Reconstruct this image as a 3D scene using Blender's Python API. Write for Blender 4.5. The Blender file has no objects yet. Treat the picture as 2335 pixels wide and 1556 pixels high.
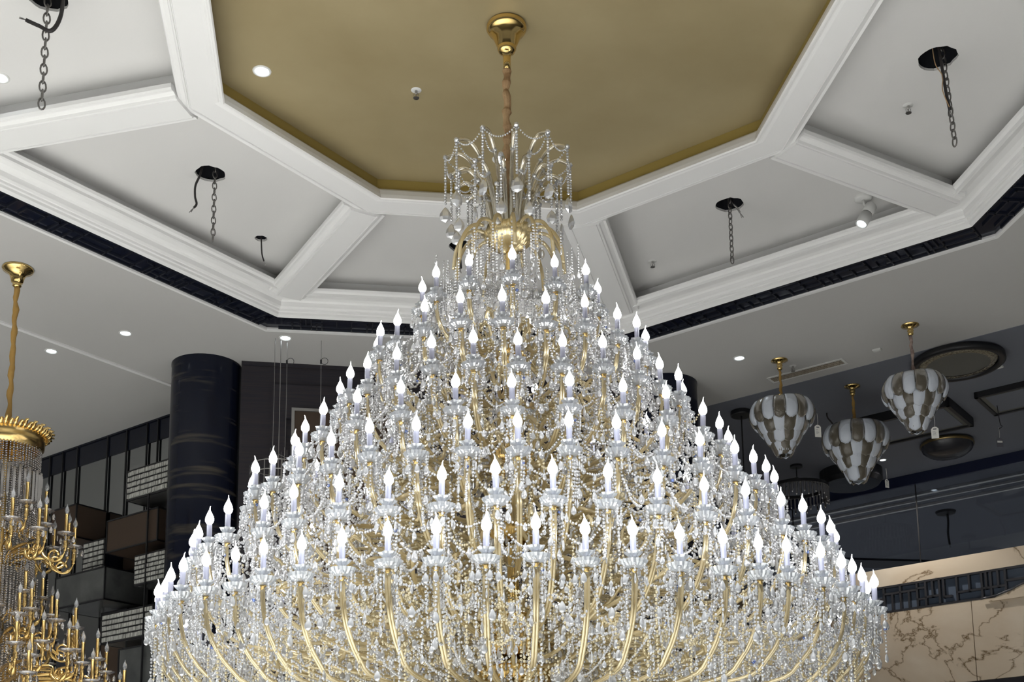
import bpy, math, random
import numpy as np
from mathutils import Vector, Matrix
from mathutils.geometry import tessellate_polygon
random.seed(7); rng = np.random.default_rng(7)
PI = math.pi
scn = bpy.context.scene
COL = scn.collection

# ------------------------------------------------------------------ camera
F_PX, PX, PY, PITCH, ROLL, CAMZ = 2885.44, 1165.74, 1480.43, math.radians(10.236), math.radians(-0.6603), 1.6
cam_d = bpy.data.cameras.new('camera'); cam = bpy.data.objects.new('camera', cam_d); COL.objects.link(cam)
cam_d.sensor_width = 36; cam_d.lens = F_PX / 2335 * 36
cam_d.shift_x = (2335 / 2 - PX) / 2335; cam_d.shift_y = (PY - 778) / 2335
cam_d.clip_end = 100; cam_d.clip_start = .05
fw = Vector((0, math.cos(PITCH), math.sin(PITCH))); rt = Vector((1, 0, 0)); up = rt.cross(fw)
rt2 = rt * math.cos(ROLL) + up * math.sin(ROLL); up2 = rt2.cross(fw)
m = Matrix((rt2, up2, -fw)).transposed().to_4x4(); m.translation = (0, 0, CAMZ)
cam.matrix_world = m
scn.camera = cam
# ------------------------------------------------------------------ world, exposure
scn.view_settings.view_transform = 'Standard'; scn.view_settings.look = 'None'
scn.view_settings.gamma = 1; scn.view_settings.use_curve_mapping = False
scn.view_settings.exposure = 0.0
cy = scn.cycles
cy.max_bounces = 7; cy.diffuse_bounces = 3; cy.glossy_bounces = 4; cy.transmission_bounces = 5; cy.transparent_max_bounces = 10
cy.sample_clamp_indirect = 6; cy.caustics_reflective = False; cy.caustics_refractive = False
cy.use_denoising = True
try: cy.denoiser = 'OPENIMAGEDENOISE'
except Exception: pass
W = bpy.data.worlds.new('world'); scn.world = W; W.use_nodes = True
nt = W.node_tree; nt.nodes.clear()
o = nt.nodes.new('ShaderNodeOutputWorld'); bg = nt.nodes.new('ShaderNodeBackground'); tc = nt.nodes.new('ShaderNodeTexCoord')
sp = nt.nodes.new('ShaderNodeSeparateXYZ'); mr = nt.nodes.new('ShaderNodeMapRange'); cr = nt.nodes.new('ShaderNodeValToRGB')
nt.links.new(tc.outputs['Generated'], sp.inputs[0]); nt.links.new(sp.outputs['Z'], mr.inputs[0])
mr.inputs[1].default_value = -1; mr.inputs[2].default_value = 1
nt.links.new(mr.outputs[0], cr.inputs[0])
cr.color_ramp.elements[0].position = .0; cr.color_ramp.elements[0].color = (1, .98, .95, 1)
cr.color_ramp.elements[1].position = .62; cr.color_ramp.elements[1].color = (.05, .055, .07, 1)
e = cr.color_ramp.elements.new(.42); e.color = (.62, .62, .62, 1)
nt.links.new(cr.outputs[0], bg.inputs[0]); bg.inputs[1].default_value = .30
nt.links.new(bg.outputs[0], o.inputs[0])

def lamp(name, kind, loc, power, color=(1, 1, 1), size=.1, target=None, angle=100, blend=.6):
    d = bpy.data.lights.new(name, kind); d.energy = power; d.color = color
    if kind == 'SPOT': d.spot_size = math.radians(angle); d.spot_blend = blend; d.shadow_soft_size = size
    elif kind == 'POINT': d.shadow_soft_size = size
    ob = bpy.data.objects.new(name, d); COL.objects.link(ob); ob.location = loc
    if target: ob.rotation_euler = (Vector(target) - Vector(loc)).to_track_quat('-Z', 'Y').to_euler()
    return ob
# added spots, mostly without fixtures, thrown on the floor (their bounce lights the ceiling)
for x, y, pw in ((-6, 1, 2100), (-2.5, 1.5, 2000), (1.5, -1, 1500), (-5.5, 4.5, 1900), (-2.6, 5.9, 700), (.5, 2.5, 1100), (4, 14.5, 3000), (1.5, 6.5, 250)):
    lamp('added_bounce_spot', 'SPOT', (x, y, 5.47), pw, (.93, .97, 1), .035, (x, y, 0), 110, .7)

lamp('added_marble_spot', 'SPOT', (3.58, 11.61, 5.47), 60, (1, .95, .88), .03, (4.1, 11.9, 3.6), 110, .8)  # added spot that brightens the marble wall
# ------------------------------------------------------------------ materials
MATS = {}
def mat(name, base, rough=.5, metal=0, emis=None, estr=0, trans=0, ior=1.45, spec=None, coat=0, alpha=1, noise=None, bump=None):
    mt = bpy.data.materials.new(name); mt.use_nodes = True; n = mt.node_tree; b = n.nodes['Principled BSDF']
    b.inputs['Base Color'].default_value = (*base, 1); b.inputs['Roughness'].default_value = rough; b.inputs['Metallic'].default_value = metal
    b.inputs['Transmission Weight'].default_value = trans; b.inputs['IOR'].default_value = ior
    if spec is not None: b.inputs['Specular IOR Level'].default_value = spec
    if coat: b.inputs['Coat Weight'].default_value = coat; b.inputs['Coat Roughness'].default_value = .05
    if emis: b.inputs['Emission Color'].default_value = (*emis, 1); b.inputs['Emission Strength'].default_value = estr
    if alpha < 1: b.inputs['Alpha'].default_value = alpha
    tcn = n.nodes.new('ShaderNodeTexCoord')
    if noise:   # (scale, colour2, lo, hi, stretch)
        sc, c2, lo, hi, st = noise
        mp = n.nodes.new('ShaderNodeMapping'); mp.inputs['Scale'].default_value = st
        nz = n.nodes.new('ShaderNodeTexNoise'); nz.inputs['Scale'].default_value = sc; nz.inputs['Detail'].default_value = 6
        rp = n.nodes.new('ShaderNodeValToRGB'); rp.color_ramp.elements[0].position = lo; rp.color_ramp.elements[1].position = hi
        rp.color_ramp.elements[0].color = (*base, 1); rp.color_ramp.elements[1].color = (*c2, 1)
        n.links.new(tcn.outputs['Object'], mp.inputs[0]); n.links.new(mp.outputs[0], nz.inputs['Vector'])
        n.links.new(nz.outputs['Fac'], rp.inputs[0]); n.links.new(rp.outputs[0], b.inputs['Base Color'])
    if bump:    # (scale, strength)
        nz = n.nodes.new('ShaderNodeTexNoise'); nz.inputs['Scale'].default_value = bump[0]; nz.inputs['Detail'].default_value = 4
        bp = n.nodes.new('ShaderNodeBump'); bp.inputs['Strength'].default_value = bump[1]; bp.inputs['Distance'].default_value = .01
        n.links.new(tcn.outputs['Object'], nz.inputs['Vector']); n.links.new(nz.outputs['Fac'], bp.inputs['Height']); n.links.new(bp.outputs[0], b.inputs['Normal'])
    MATS[name] = mt; return mt

paint = mat('white_ceiling_paint', (.54, .53, .515), .85, bump=(60, .05))
gloss_paint = mat('white_trim_paint', (.88, .875, .865), .45)
panel_paint = mat('white_panel_paint', (.71, .70, .685), .85, bump=(60, .05))
grey_paint = mat('dark_grey_ceiling_paint', (.17, .18, .215), .8, bump=(50, .05))
gold_leaf = mat('gold_leaf_ceiling', (.34, .272, .145), .45, metal=.2, noise=(1.6, (.42, .348, .20), .3, .75, (1, 1, 1)), bump=(3, .15))
gold_side = mat('gold_fascia', (.42, .32, .10), .4, metal=.3)
navy = mat('navy_lacquer', (.006, .008, .018), .18)
navy_bar = mat('navy_lattice_bar', (.018, .020, .028), .25)
fret_bar = mat('grey_lattice_bar', (.09, .09, .10), .2, metal=.5)
brass = mat('polished_brass', (.78, .56, .22), .13, metal=1)
gold = mat('gold_plate', (.80, .57, .23), .24, metal=1)
sleeve_m = mat('mustard_fabric', (.42, .25, .07), .85, bump=(40, .6))
brown_sleeve = mat('brown_fabric', (.33, .20, .10), .8, noise=(14, (.52, .36, .20), .35, .7, (1, 1, .6)), bump=(35, .8))
pink_sleeve = mat('pink_beige_fabric', (.42, .32, .27), .85, noise=(40, (.24, .17, .15), .4, .6, (1, 1, 1)), bump=(40, .6))
candle = mat('candle_sleeve_plastic', (.30, .31, .40), .5)
bulb_m = mat('lit_bulb', (1, 1, 1), .3, emis=(1, .985, .97), estr=21)
lens_m = mat('downlight_lens', (1, 1, 1), .3, emis=(.82, .92, 1), estr=7)
white_pl = mat('white_plastic', (.72, .72, .70), .4)
black_m = mat('black_metal', (.012, .012, .014), .4)
dark_hole = mat('dark_void', (.008, .009, .013), .9)
steel = mat('galvanised_steel', (.42, .41, .40), .35, metal=1)
chain_m = mat('dull_zinc_chain', (.22, .21, .20), .45, metal=.9)
copper_cable = mat('black_cable', (.02, .017, .017), .5)
mirror_l = mat('grey_mirror_glass', (.40, .41, .42), .03, metal=1)
tinted = None
mirror_r = mat('smoked_mirror_glass', (.13, .145, .17), .03, metal=1)
bronze = mat('bronze_panel', (.075, .05, .035), .45, metal=.3)
greyglass = mat('grey_coated_panel', (.10, .105, .105), .22, metal=.4, noise=(5, (.17, .175, .17), .35, .7, (1, 1, 1)))
brownwall = mat('brown_wood_veneer', (.030, .023, .026), .55, noise=(3, (.014, .014, .022), .3, .7, (1, 1, 30)))
frosted = mat('frosted_glass', (.72, .77, .86), .35, trans=.25)
smoky = mat('smoky_glass', (.19, .165, .125), .07, trans=.45, bump=(25, .5))
clear_bulb = mat('clear_glass', (.9, .9, .9), .05, trans=.85)
tag_m = mat('paper_tag', (.75, .74, .70), .6)
tag_ink = mat('tag_print', (.12, .12, .14), .6)
sample_m = mat('ribbed_glass_blocks', (.42, .42, .39), .25, metal=.2, noise=(60, (.75, .75, .70), .4, .7, (1, 1, .2)))
floor_m = mat('cream_floor_tile', (.62, .60, .56), .3)

tinted = bpy.data.materials.new('tinted_glass'); tinted.use_nodes = True; _n = tinted.node_tree; _n.nodes.clear()
_o = _n.nodes.new('ShaderNodeOutputMaterial'); _t = _n.nodes.new('ShaderNodeBsdfTransparent'); _t.inputs[0].default_value = (.54, .56, .59, 1)
_g = _n.nodes.new('ShaderNodeBsdfGlossy'); _g.inputs['Roughness'].default_value = .03; _g.inputs['Color'].default_value = (.9, .95, 1, 1); _m = _n.nodes.new('ShaderNodeMixShader'); _m.inputs[0].default_value = .07
_n.links.new(_t.outputs[0], _m.inputs[1]); _n.links.new(_g.outputs[0], _m.inputs[2]); _n.links.new(_m.outputs[0], _o.inputs[0])
def crystal(name, col, tint, dif, tr, rough=.06):
    mt = bpy.data.materials.new(name); mt.use_nodes = True; n = mt.node_tree; n.nodes.clear()
    out = n.nodes.new('ShaderNodeOutputMaterial')
    g = n.nodes.new('ShaderNodeBsdfGlossy'); g.inputs['Color'].default_value = (*col, 1); g.inputs['Roughness'].default_value = rough
    d = n.nodes.new('ShaderNodeBsdfDiffuse'); d.inputs['Color'].default_value = (*tint, 1)
    tl = n.nodes.new('ShaderNodeBsdfTranslucent'); tl.inputs['Color'].default_value = (*tint, 1)
    t = n.nodes.new('ShaderNodeBsdfRefraction'); t.inputs['Color'].default_value = (*col, 1); t.inputs['IOR'].default_value = 1.5; t.inputs['Roughness'].default_value = .03
    a = n.nodes.new('ShaderNodeMixShader'); a.inputs[0].default_value = .5
    n.links.new(d.outputs[0], a.inputs[1]); n.links.new(tl.outputs[0], a.inputs[2])
    b = n.nodes.new('ShaderNodeMixShader'); b.inputs[0].default_value = tr
    n.links.new(g.outputs[0], b.inputs[1]); n.links.new(t.outputs[0], b.inputs[2])
    c = n.nodes.new('ShaderNodeMixShader'); c.inputs[0].default_value = dif
    n.links.new(b.outputs[0], c.inputs[1]); n.links.new(a.outputs[0], c.inputs[2])
    n.links.new(c.outputs[0], out.inputs[0]); return mt
cry = crystal('cut_crystal', (.97, .98, 1), (.95, .96, .98), .42, .26)
cry_blue = crystal('painted_blue_glint', (.35, .5, 1), (.35, .45, .95), .45, .3)  # blue sparkle put into the bead colour
cry_warm = crystal('cut_crystal_warm', (1, .95, .80), (1, .88, .58), .44, .26)
amber = crystal('amber_glass_tube', (1, .91, .66), (.95, .80, .50), .42, .36, .07)
pale_tube = crystal('champagne_glass_tube', (1, .96, .86), (.75, .70, .58), .18, .5, .05)
pan_glass = crystal('pressed_glass', (.97, .99, 1), (.90, .93, .97), .42, .40, .08)
dull_cry = crystal('unlit_crystal', (.85, .83, .82), (.50, .47, .45), .22, .4)

def marble(name, ax, c1, c2, c3):
    mt = bpy.data.materials.new(name); mt.use_nodes = True; n = mt.node_tree; b = n.nodes['Principled BSDF']
    tcn = n.nodes.new('ShaderNodeTexCoord'); mp = n.nodes.new('ShaderNodeMapping'); mp.inputs['Scale'].default_value = ax
    n.links.new(tcn.outputs['Object'], mp.inputs[0])
    n1 = n.nodes.new('ShaderNodeTexNoise'); n1.inputs['Scale'].default_value = .9; n1.inputs['Detail'].default_value = 9; n1.inputs['Roughness'].default_value = .55; n1.inputs['Distortion'].default_value = 1.2
    n.links.new(mp.outputs[0], n1.inputs['Vector'])
    m1 = n.nodes.new('ShaderNodeMath'); m1.operation = 'SUBTRACT'; m1.inputs[1].default_value = .5; n.links.new(n1.outputs['Fac'], m1.inputs[0])
    m2 = n.nodes.new('ShaderNodeMath'); m2.operation = 'ABSOLUTE'; n.links.new(m1.outputs[0], m2.inputs[0])
    r = n.nodes.new('ShaderNodeValToRGB'); r.color_ramp.elements[0].position = 0; r.color_ramp.elements[0].color = (*c3, 1)
    r.color_ramp.elements[1].position = .016; r.color_ramp.elements[1].color = (*c1, 1)
    e = r.color_ramp.elements.new(.003); e.color = (*[(p + q) / 2 for p, q in zip(c3, c1)], 1)
    e = r.color_ramp.elements.new(.30); e.color = (*c2, 1)
    n.links.new(m2.outputs[0], r.inputs[0]); n.links.new(r.outputs[0], b.inputs['Base Color'])
    b.inputs['Roughness'].default_value = .08
    return mt
beige = marble('beige_marble', (1, 1, 1.1), (.70, .58, .44), (.80, .70, .57), (.16, .095, .04))
def colmarble():
    mt = mat('navy_streaked_marble', (.006, .008, .018), .14, spec=.3, noise=(2.2, (.085, .075, .058), .53, .78, (.8, .8, 9)))
    return mt
colm = colmarble()

# ------------------------------------------------------------------ mesh helpers
class MB:
    def __init__(s): s.v = []; s.f = []; s.m = []; s.cur = 0; s.mats = []
    def use(s, mt):
        if mt not in s.mats: s.mats.append(mt)
        s.cur = s.mats.index(mt); return s
    def add(s, vs, fs):
        o = len(s.v); s.v += [tuple(v) for v in vs]; s.f += [tuple(i + o for i in f) for f in fs]; s.m += [s.cur] * len(fs)
    def hexa(s, c):  # 8 corners: bottom 4 ccw, top 4
        s.add(c, [(0, 3, 2, 1), (4, 5, 6, 7), (0, 1, 5, 4), (1, 2, 6, 5), (2, 3, 7, 6), (3, 0, 4, 7)])
    def box(s, a, b):
        x0, y0, z0 = a; x1, y1, z1 = b
        s.hexa([(x0, y0, z0), (x1, y0, z0), (x1, y1, z0), (x0, y1, z0), (x0, y0, z1), (x1, y0, z1), (x1, y1, z1), (x0, y1, z1)])
    def lathe(s, prof, n=24, c=(0, 0, 0), wave=0, lobes=0, cap=False):
        vs = []; N = len(prof)
        for i in range(n):
            a = 2 * PI * i / n
            for j, p in enumerate(prof):
                r = p[0] * (1 + (wave * (p[2] if len(p) > 2 else 1) * math.cos(lobes * a) if lobes else 0))
                vs.append((c[0] + r * math.cos(a), c[1] + r * math.sin(a), c[2] + p[1]))
        fs = [(i * N + j, ((i + 1) % n) * N + j, ((i + 1) % n) * N + j + 1, i * N + j + 1) for i in range(n) for j in range(N - 1)]
        if cap: fs += [tuple(i * N for i in range(n))][::-1]; fs += [tuple(i * N + N - 1 for i in range(n))]
        s.add(vs, fs)
    def tube(s, pts, r, n=6, cap=True):
        pts = [Vector(p) for p in pts]; R = r if hasattr(r, '__len__') else [r] * len(pts)
        vs = []; nrm = None
        for i, p in enumerate(pts):
            d = (pts[min(i + 1, len(pts) - 1)] - pts[max(i - 1, 0)])
            d = d.normalized() if d.length > 1e-9 else Vector((0, 0, 1))
            if nrm is None: nrm = d.orthogonal().normalized()
            nrm = (nrm - d * nrm.dot(d)); nrm = nrm.normalized() if nrm.length > 1e-6 else d.orthogonal().normalized()
            b = d.cross(nrm)
            for k in range(n):
                a = 2 * PI * k / n; vs.append(p + (nrm * math.cos(a) + b * math.sin(a)) * R[i])
        fs = [(i * n + k, i * n + (k + 1) % n, (i + 1) * n + (k + 1) % n, (i + 1) * n + k) for i in range(len(pts) - 1) for k in range(n)]
        if cap: fs += [tuple(range(n))[::-1], tuple((len(pts) - 1) * n + k for k in range(n))]
        s.add(vs, fs)
    def prism(s, poly, z0, z1, holes=(), fn=None):
        fn = fn or (lambda x, y, z: (x, y, z))
        loops = [list(poly)] + [list(h) for h in holes]
        tr = tessellate_polygon([[Vector((p[0], p[1], 0)) for p in l] for l in loops])
        flat = [p for l in loops for p in l]; n = len(flat)
        vs = [fn(p[0], p[1], z0) for p in flat] + [fn(p[0], p[1], z1) for p in flat]
        fs = [tuple(t) for t in tr] + [tuple(i + n for i in t[::-1]) for t in tr]
        o = 0
        for l in loops:
            k = len(l)
            fs += [(o + i, o + (i + 1) % k, o + (i + 1) % k + n, o + i + n) for i in range(k)]; o += k
        s.add(vs, fs)
    def np_add(s, V, F):
        o = len(s.v); s.v += list(map(tuple, V)); s.f += [tuple(f) for f in (F + o).tolist()]; s.m += [s.cur] * len(F)
    def mesh(s, name, smooth=False):
        me = bpy.data.meshes.new(name); me.from_pydata(s.v, [], s.f)
        for mt in s.mats: me.materials.append(mt)
        if len(s.mats) > 1: me.polygons.foreach_set('material_index', s.m)
        me.update()
        if smooth: me.polygons.foreach_set('use_smooth', [True] * len(me.polygons))
        return me
    def build(s, name, mt=None, parent=None, smooth=False, loc=None):
        if mt is not None and not s.mats: s.mats = [mt]
        return link(name, s.mesh(name, smooth), parent, loc)
def fixn(me):
    import bmesh
    bm = bmesh.new(); bm.from_mesh(me); bmesh.ops.recalc_face_normals(bm, faces=bm.faces); bm.to_mesh(me); bm.free()
def link(name, me, parent=None, loc=None):
    ob = bpy.data.objects.new(name, me); COL.objects.link(ob)
    if parent: ob.parent = parent
    if loc: ob.location = loc
    return ob
def tag(ob, label=None, cat=None, group=None, kind=None):
    if label: ob['label'] = label
    if cat: ob['category'] = cat
    if group: ob['group'] = group
    if kind: ob['kind'] = kind
    return ob
def empty(name, loc=(0, 0, 0), rz=0, label=None, cat=None, group=None):
    ob = bpy.data.objects.new(name, None); COL.objects.link(ob); ob.location = loc; ob.rotation_euler = (0, 0, rz); ob.empty_display_size = .1
    return tag(ob, label, cat, group)
def copy_tree(ob, parent=None):
    kids = [c for c in bpy.data.objects if c.parent == ob] if ob.name not in KIDS else KIDS[ob.name]
    c = ob.copy(); COL.objects.link(c); c.parent = parent
    for ch in kids: copy_tree(ch, c)
    return c
KIDS = {}
def struct(ob): ob['kind'] = 'structure'; return ob
def catmull(P, n=8):
    P = [Vector(p) for p in P]; out = []
    for i in range(len(P) - 1):
        p0 = P[max(i - 1, 0)]; p1 = P[i]; p2 = P[i + 1]; p3 = P[min(i + 2, len(P) - 1)]
        for k in range(n):
            t = k / n
            out.append(.5 * ((2 * p1) + (p2 - p0) * t + (2 * p0 - 5 * p1 + 4 * p2 - p3) * t * t + (3 * p1 - p0 - 3 * p2 + p3) * t ** 3))
    out.append(P[-1]); return out

# ------------------------------------------------------------------ octagonal coffered ceiling
OC = Vector((.0417, 5.5315, 0)); ROT = math.radians(8.0246)
CA = math.cos(PI / 8)
def octp(ap, z, k, off=0):       # vertex k of the octagon with apothem ap
    a = ROT + PI / 8 + k * PI / 4; r = ap / CA
    return (OC.x + r * math.cos(a), OC.y + r * math.sin(a), z)
def ringprof(mb, prof, closed=True):
    N = len(prof); vs = [octp(a, z, k) for k in range(8) for a, z in prof]
    M = N if closed else N - 1
    mb.add(vs, [(k * N + j, ((k + 1) % 8) * N + j, ((k + 1) % 8) * N + (j + 1) % N, k * N + (j + 1) % N) for k in range(8) for j in range(M)])
ZM, ZG, ZP = 5.50, 5.690, 5.725
KP = (ZP - CAMZ) / (5.668 - CAMZ)      # panel fixtures hang from the deeper tray ceiling
def kp(x, y, z=None): return (x * KP, y * KP) if z is None else (x * KP, y * KP, CAMZ + (z - CAMZ) * KP)
# main ceiling slab with the octagonal well
E0 = Vector((1.704, 10.143)); ED = Vector((.798, -.602))
pA = E0 + ED * 14; pB = E0 - ED * 3
mb = MB()
mb.prism([(-16, -16), (pA.x, -16), (pA.x, pA.y), (pB.x, pB.y), (-3.6, 15), (-16, 22)], ZM, ZM + .12, holes=[[octp(3.24, 0, k)[:2] for k in range(8)]])
struct(mb.build('ceiling', paint)); fixn(bpy.data.objects['ceiling'].data)
mb = MB(); mb.prism([(pA.x, pA.y), (pA.x + 10, pA.y + 12), (-6, 26), (-3.6, 15), (pB.x, pB.y)], ZM - .004, ZM + .12)
struct(mb.build('ceiling', grey_paint))
mb = MB(); mb.prism([octp(1.56, 0, k)[:2] for k in range(8)], ZG, ZG + .05)
struct(mb.build('ceiling', gold_leaf))
mb = MB(); ringprof(mb, [(1.445, 5.6185), (1.462, 5.6185), (1.462, ZG), (1.56, ZG), (1.56, 5.6185)]); struct(mb.build('trim_1', gold_side))
# inner octagonal ring beam
mb = MB(); ringprof(mb, [(1.442, 5.618), (1.430, 5.604), (1.420, 5.570), (1.417, 5.546), (1.424, 5.539), (1.434, 5.540), (1.438, 5.556), (1.446, 5.560), (1.454, 5.555), (1.470, 5.552), (1.594, 5.552), (1.598, 5.560), (1.602, 5.560), (1.604, 5.553), (1.612, 5.556), (1.618, 5.570), (1.640, 5.576), (1.655, 5.574), (1.661, 5.585), (1.661, 5.612), (1.60, 5.616), (1.60, 5.80), (1.562, 5.80), (1.562, 5.618)])
struct(mb.build('trim_2', gloss_paint))
# outer crown moulding
mb = MB(); ringprof(mb, [(2.90, 5.80), (2.90, 5.628), (2.786, 5.626), (2.776, 5.616), (2.782, 5.600), (2.798, 5.590), (2.800, 5.572), (2.812, 5.570), (2.830, 5.590), (2.870, 5.604), (2.915, 5.606), (2.945, 5.600), (2.958, 5.590), (2.962, 5.560), (2.972, 5.548), (2.984, 5.548), (2.986, 5.534), (2.998, 5.530), (3.000, 5.514), (3.012, 5.506), (3.020, 5.500), (3.024, 5.520), (3.024, 5.80)])
struct(mb.build('trim_3', gloss_paint))
mb = MB(); ringprof(mb, [(3.218, 5.499), (3.220, 5.488), (3.243, 5.488), (3.245, 5.512), (3.22, 5.512)]); struct(mb.build('trim_4', gloss_paint))
# radial beams and the eight panels between them
mb = MB()
for k in range(8):
    a = ROT + PI / 8 + k * PI / 4; u = Vector((math.cos(a), math.sin(a), 0)); w = Vector((-u.y, u.x, 0))
    h_ = [(.074, 5.554), (.077, 5.561), (.081, 5.561), (.083, 5.554), (.091, 5.556), (.096, 5.570), (.118, 5.578), (.134, 5.577), (.141, 5.588), (.141, 5.612), (.05, 5.616), (.05, 5.80)]
    prof = [(-s_, z_) for s_, z_ in h_[::-1]] + h_
    r0, r1 = 1.63 / CA, 2.825 / CA; vs = []
    for r in (r0, r1):
        vs += [tuple(OC + u * r + w * s + Vector((0, 0, z))) for s, z in prof]
    N = len(prof); mb.add(vs, [(j, j + 1, j + 1 + N, j + N) for j in range(N - 1)] + [tuple(range(N)), tuple(range(2 * N - 1, N - 1, -1))])
struct(mb.build('trim_5', gloss_paint))
# round openings in the panels: x, y, radius, seed, ragged
HOLES = [(-1.726, 6.784, .088, 'hole_a'), (1.379, 7.196, .085, 'b'), (2.201, 5.795, .098, 'c'), (-.29, 7.68, .085, 'd'), (-2.131, 5.27, .095, 'e'), (-1.581, 7.547, .040, 'f')]
def hole_loop(x, y, r, sd):
    g = random.Random(sd); n = 22
    return [(x + r * (1 + g.uniform(-.07, .07)) * math.cos(2 * PI * i / n), y + r * (1 + g.uniform(-.07, .07)) * math.sin(2 * PI * i / n)) for i in range(n)]
HOLES = [(*kp(h[0], h[1]), h[2], h[3]) for h in HOLES]
loops = [hole_loop(*h) for h in HOLES]
for k in range(8):
    quad = [octp(1.57, 0, k)[:2], octp(2.93, 0, k)[:2], octp(2.93, 0, k + 1)[:2], octp(1.57, 0, k + 1)[:2]]
    def inside(p):
        s = [((quad[(i + 1) % 4][0] - quad[i][0]) * (p[1] - quad[i][1]) - (quad[(i + 1) % 4][1] - quad[i][1]) * (p[0] - quad[i][0])) > 0 for i in range(4)]
        return all(s) or not any(s)
    hs = [loops[i] for i, h in enumerate(HOLES) if inside(h[:2])]
    mb = MB(); mb.prism(quad, ZP, ZP + .015, holes=hs); ob = struct(mb.build('ceiling', panel_paint)); fixn(ob.data)
HL = [('dark round cut-out in the left coffer panel with chain hanging through it', 0), ('dark round cut-out in the coffer panel right of the big chandelier', 1), ('dark round cut-out in the far right coffer panel', 2), ('dark cut-out in the middle coffer panel behind the chandelier crown', 3), ('dark cut-out in the top left coffer panel at the picture edge', 4), ('small cut-out with a single wire in the left coffer panel', 5)]
for (lb, i) in HL:
    x, y, r, _ = HOLES[i]; mb = MB(); mb.lathe([(r * 1.08, 0), (r * 1.10, .13), (.001, .13)], 24)
    tag(mb.build('ceiling_opening', dark_hole, loc=(x, y, ZP + .005)), lb, 'ceiling opening')

# fretwork: lattice bars laid in a strip, fn maps (u, v, h) to space
def fret(mb, L, Wd, fn, seed, t=.010, h=.012, pitch=.12):
    g = random.Random(seed)
    def bar(u0, v0, u1, v1):
        u0, u1 = min(u0, u1), max(u0, u1); v0, v1 = min(v0, v1), max(v0, v1)
        mb.hexa([fn(u0, v0, 0), fn(u1, v0, 0), fn(u1, v1, 0), fn(u0, v1, 0), fn(u0, v0, h), fn(u1, v0, h), fn(u1, v1, h), fn(u0, v1, h)])
    bar(0, 0, L, t); bar(0, Wd - t, L, Wd)
    u = 0; i = 0
    while u < L - pitch * .4:
        w = g.choice([.5, .8, 1, 1.4]) * pitch; w = min(w, L - u); k = g.randrange(6); bar(u, 0, u + t, Wd)
        if k == 0: bar(u, Wd * .34, u + w, Wd * .34 + t); bar(u + w * .5, Wd * .34, u + w * .5 + t, Wd)
        elif k == 1: bar(u, Wd * .66, u + w, Wd * .66 + t); bar(u + w * .5, 0, u + w * .5 + t, Wd * .66)
        elif k == 2: bar(u, Wd * .25, u + w * .6, Wd * .25 + t); bar(u + w * .6, Wd * .25, u + w * .6 + t, Wd * .75); bar(u + w * .3, Wd * .75, u + w * .6, Wd * .75 + t)
        elif k == 3: bar(u, Wd * .5, u + w, Wd * .5 + t)
        elif k == 4: bar(u, Wd * .3, u + w, Wd * .3 + t); bar(u, Wd * .7, u + w, Wd * .7 + t)
        else: bar(u + w * .25, Wd * .25, u + w * .75, Wd * .25 + t); bar(u + w * .25, Wd * .25, u + w * .25 + t, Wd)
        u += w; i += 1
mb = MB(); mb.use(navy); ringprof(mb, [(3.018, 5.512), (3.224, 5.512), (3.224, 5.53), (3.018, 5.53)]); mb.use(navy_bar)
for k in range(8):
    a0 = Vector(octp(3.024, 0, k)); a1 = Vector(octp(3.024, 0, k + 1)); d = (a1 - a0).normalized(); nn = Vector((math.cos(ROT + (k + 1) * PI / 4), math.sin(ROT + (k + 1) * PI / 4), 0))
    def fn(u, v, h, a0=a0, d=d, nn=nn): p = a0 + d * u + nn * v; return (p.x, p.y, 5.512 - h)
    fret(mb, (a1 - a0).length, .194, fn, 40 + k, pitch=.15)
struct(mb.build('trim_6'))
# thin moulding line across the left ceiling
def strip(name, p0, p1, w, h, mt, z=ZM):
    p0 = Vector((*p0, z)); p1 = Vector((*p1, z)); d = (p1 - p0).normalized(); n = Vector((-d.y, d.x, 0)) * w / 2; hh = Vector((0, 0, h))
    mb = MB(); mb.hexa([p0 - n - hh, p1 - n - hh, p1 + n - hh, p0 + n - hh, p0 - n, p1 - n, p1 + n, p0 + n]); return struct(mb.build(name, mt))
strip('trim_7', (-5.6, 5.66), (-2.5, 9.80), .035, .012, gloss_paint)

# ------------------------------------------------------------------ walls
def wall_fn(O, d, n):
    def fn(s, z, off): return (O[0] + d[0] * s + n[0] * off, O[1] + d[1] * s + n[1] * off, z)
    return fn
LW = wall_fn((-4.402, 11.352), (.803, -.595), (-.595, -.803))
GW = wall_fn((2.957, 12.948), (.772, -.635), (-.635, -.772))
BW = wall_fn((-2.051, 9.105), (.986, .167), (.167, -.986))
def wbox(mb, fn, s0, s1, z0, z1, o0, o1):
    mb.hexa([fn(s0, z0, o0), fn(s1, z0, o0), fn(s1, z0, o1), fn(s0, z0, o1), fn(s0, z1, o0), fn(s1, z1, o0), fn(s1, z1, o1), fn(s0, z1, o1)])
mb = MB(); wbox(mb, LW, -8, 2.35, 0, 5.5, -.1, 0); struct(mb.build('wall_left', mirror_l))
mb = MB(); wbox(mb, LW, -8, 2.35, 5.485, 5.5, 0, .02); wbox(mb, LW, -8, 2.35, 5.305, 5.485, 0, .008)
struct(mb.build('trim_9', navy))
mb = MB()
for s in (-1.2, -.55, -.05, .198, .400, .622, 1.068, 1.340): wbox(mb, LW, s - .007, s + .007, 2.2, 5.49, .008, .022)
struct(mb.build('trim_10', black_m))
mb = MB(); wbox(mb, BW, .02, 3.42, 0, 5.5, -.1, 0); struct(mb.build('wall_back', brownwall))
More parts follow.
